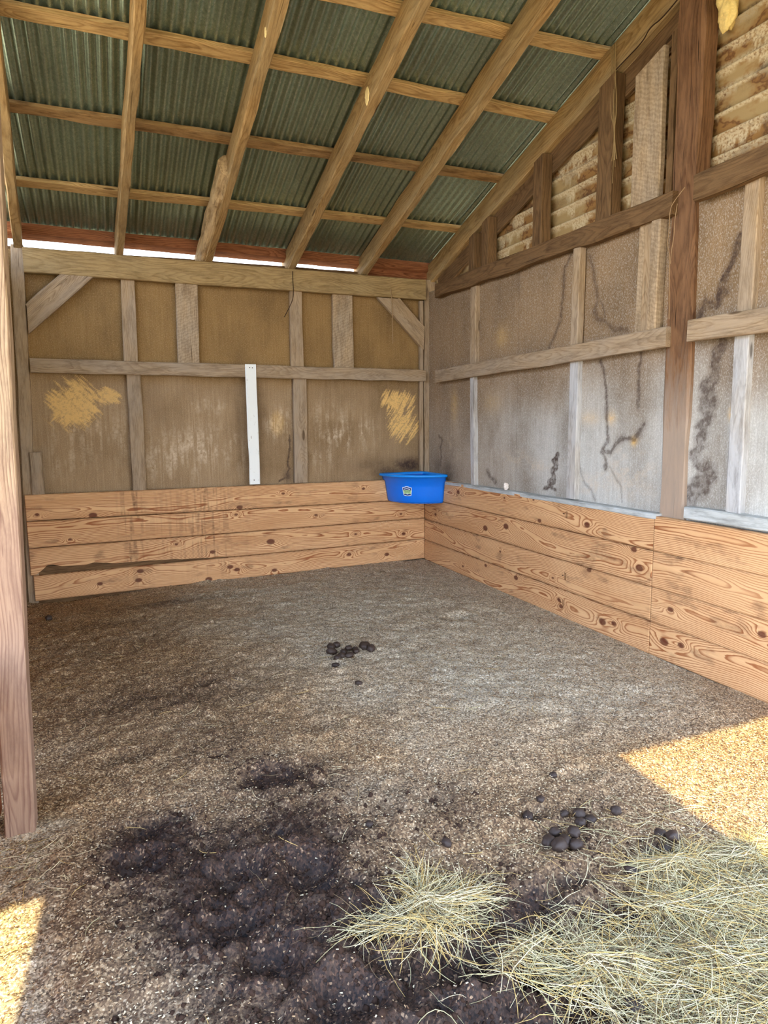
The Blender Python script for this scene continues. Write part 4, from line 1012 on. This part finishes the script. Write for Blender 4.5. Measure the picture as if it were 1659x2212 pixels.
stray += [(NR.normal(-2.05, .25), NR.normal(-5.3, .10), .006, NR.uniform(0, 6.28), NR.uniform(.08, .22), NR.normal(0, 1.2), NR.normal(0, .05)) for _ in range(90)]
stray += [(NR.uniform(-3.85, -3.5), NR.uniform(-4.5, -4.1), .004, NR.uniform(0, 6.28), NR.uniform(.04, .12), NR.normal(0, 1.0), 0) for _ in range(60)]
o = strands('loose_hay', stray, M['hay'], .0007)
tag(o, 'single loose hay stalks scattered over the bedding around the piles', 'hay', kind='stuff')

# ---------------------------------------------------------------- small things on walls
def tube(name, pts, r, mat, label, cat, group=None, parent=None):
    cu = bpy.data.curves.new(name, 'CURVE'); cu.dimensions = '3D'; cu.bevel_depth = r; cu.bevel_resolution = 1
    s = cu.splines.new('NURBS'); s.points.add(len(pts) - 1); s.use_endpoint_u = True; s.order_u = 3
    for p, q in zip(s.points, pts): p.co = (*q, 1)
    cu.materials.append(mat); to = bpy.data.objects.new('tmp', cu); COL.objects.link(to); bpy.context.view_layer.update()
    me = bpy.data.meshes.new_from_object(to.evaluated_get(bpy.context.evaluated_depsgraph_get())); bpy.data.objects.remove(to)
    me.name = name
    if not me.materials: me.materials.append(mat)
    o = link(name, me, parent)
    if label: tag(o, label, cat, group)
    return o
tube('twig', [(-1.482, -.010, 3.10), (-1.487, -.012, 3.03), (-1.475, -.015, 2.86), (-1.527, -.012, 2.74), (-1.585, -.02, 2.645)], .0035, M['twig'], 'thin dark twig hanging down over the top plate of the back wall', 'twig')
tube('straw_stalk', [(-.405, -.006, 3.0), (-.39, -.010, 2.873), (-.385, -.006, 2.7), (-.382, .0, 2.425)], .005, M['vine'], 'straight dry straw stalk hanging across the upper right corner brace', 'straw')
tube('dry_vine', [(-.020, -3.615, 2.975), (-.022, -3.55, 2.928), (-.02, -3.503, 2.884), (-.02, -3.508, 2.746), (-.02, -3.494, 2.681), (-.02, -3.523, 2.607), (-.02, -3.526, 2.466), (-.02, -3.54, 2.212)], .0024, M['vine'], 'thin pale vine clinging to the left edge of the big dark post', 'vine')
tube('dry_vine', [(-.020, -3.563, 2.897), (-.02, -3.545, 2.80), (-.02, -3.551, 2.72), (-.02, -3.53, 2.619), (-.02, -3.53, 2.55)], .002, M['vine'], 'shorter vine shoot in the middle of the big dark post', 'vine')
tube('twig', [(.06, -3.44, 4.15), (.055, -3.30, 4.085), (.055, -3.19, 4.09), (.06, -3.13, 4.035), (.06, -2.98, 4.0), (.065, -2.84, 3.97)], .004, M['twig'], 'dark wiry twig running over the upper end of the gable rafter', 'twig')
wp = bpy.data.objects.new('cobweb', None); COL.objects.link(wp); wp.location = (.05, -2.88, 3.7)
tag(wp, 'dusty cobweb strands hanging from a purlin end in front of the gable', 'cobweb')
for k in range(5):
    a = .012 * (k - 2)
    o = tube('strand', [(.06, -2.842 + a, 4.15), (.055, -2.86 + a * .6, 3.95), (.05, -2.88 + a * 1.6, 3.72), (.05, -2.90 - a * .5, 3.55), (.05, -2.905 + a, 3.38 - .05 * k * (k % 2))], .0022 if k % 2 else .0035, M['web'], None, None, parent=wp)
    o.matrix_parent_inverse = Matrix.Translation(wp.location).inverted()
def blob(name, loc, rad, mat, label, cat, seed):
    import bmesh
    from mathutils import noise
    bm = bmesh.new(); bmesh.ops.create_icosphere(bm, subdivisions=4, radius=1)
    for v in bm.verts:
        d = 1 + .35 * noise.noise(v.co * 1.8 + Vector((seed, 0, 0))) + .16 * noise.noise(v.co * 6 + Vector((0, seed, 0)))
        v.co = Vector((v.co.x * rad[0], v.co.y * rad[1], v.co.z * rad[2])) * d
    me = bpy.data.meshes.new(name); bm.to_mesh(me); bm.free(); me.materials.append(mat)
    for p in me.polygons: p.use_smooth = True
    o = link(name, me); o.location = loc
    return tag(o, label, cat)
blob('foam_lump', (.155, -3.70, 3.96), (.05, .06, .12), M['foam'], 'yellow foam lump squeezed out behind the top right of the big post', 'foam', 3)
blob('pale_lump', (.055, -1.60, .985), (.022, .022, .034), M['lump'], 'small off-white lump standing on the sill of the right wall', 'lump', 5)
blob('white_scrap', (-1.99, .02, -.005), (.035, .015, .015), M['lump'], 'small white scrap under the lowest back wall board', 'scrap', 8)
# grade stamps printed on the right wall boards
bpy.context.view_layer.update()
for (y, z) in ((-2.565, .85), (-2.57, .35), (-2.555, .125)):
    par = [ob for ob in COL.objects if ob.name.startswith('kick_board') and ob.get('group', '').endswith('far run') and abs(ob.location.z - z) < .12]
    if par:
        V = []; F = []
        for c in range(3):
            u = 0.0
            while u < .055:
                l = rng.uniform(.003, .009); k = len(V); q = (c - 1) * .008
                V += [(-.0045, y + q, z - .03 + u), (-.0045, y + q + .004, z - .03 + u), (-.0045, y + q + .004, z - .03 + u + l), (-.0045, y + q, z - .03 + u + l)]
                F.append((k, k + 1, k + 2, k + 3)); u += l + .0025
        k = len(V); V += [(-.0045, y + .02, z), (-.0045, y + .032, z - .005), (-.0045, y + .055, z), (-.0045, y + .032, z + .005)]; F.append((k, k + 1, k + 2, k + 3))
        me = bpy.data.meshes.new('grade_stamp'); me.from_pydata(V, [], F); me.materials.append(M['ink'])
        o = link('grade_stamp', me, par[0]); o.matrix_parent_inverse = par[0].matrix_world.inverted(); o['label'] = 'small dark printed grade stamp'
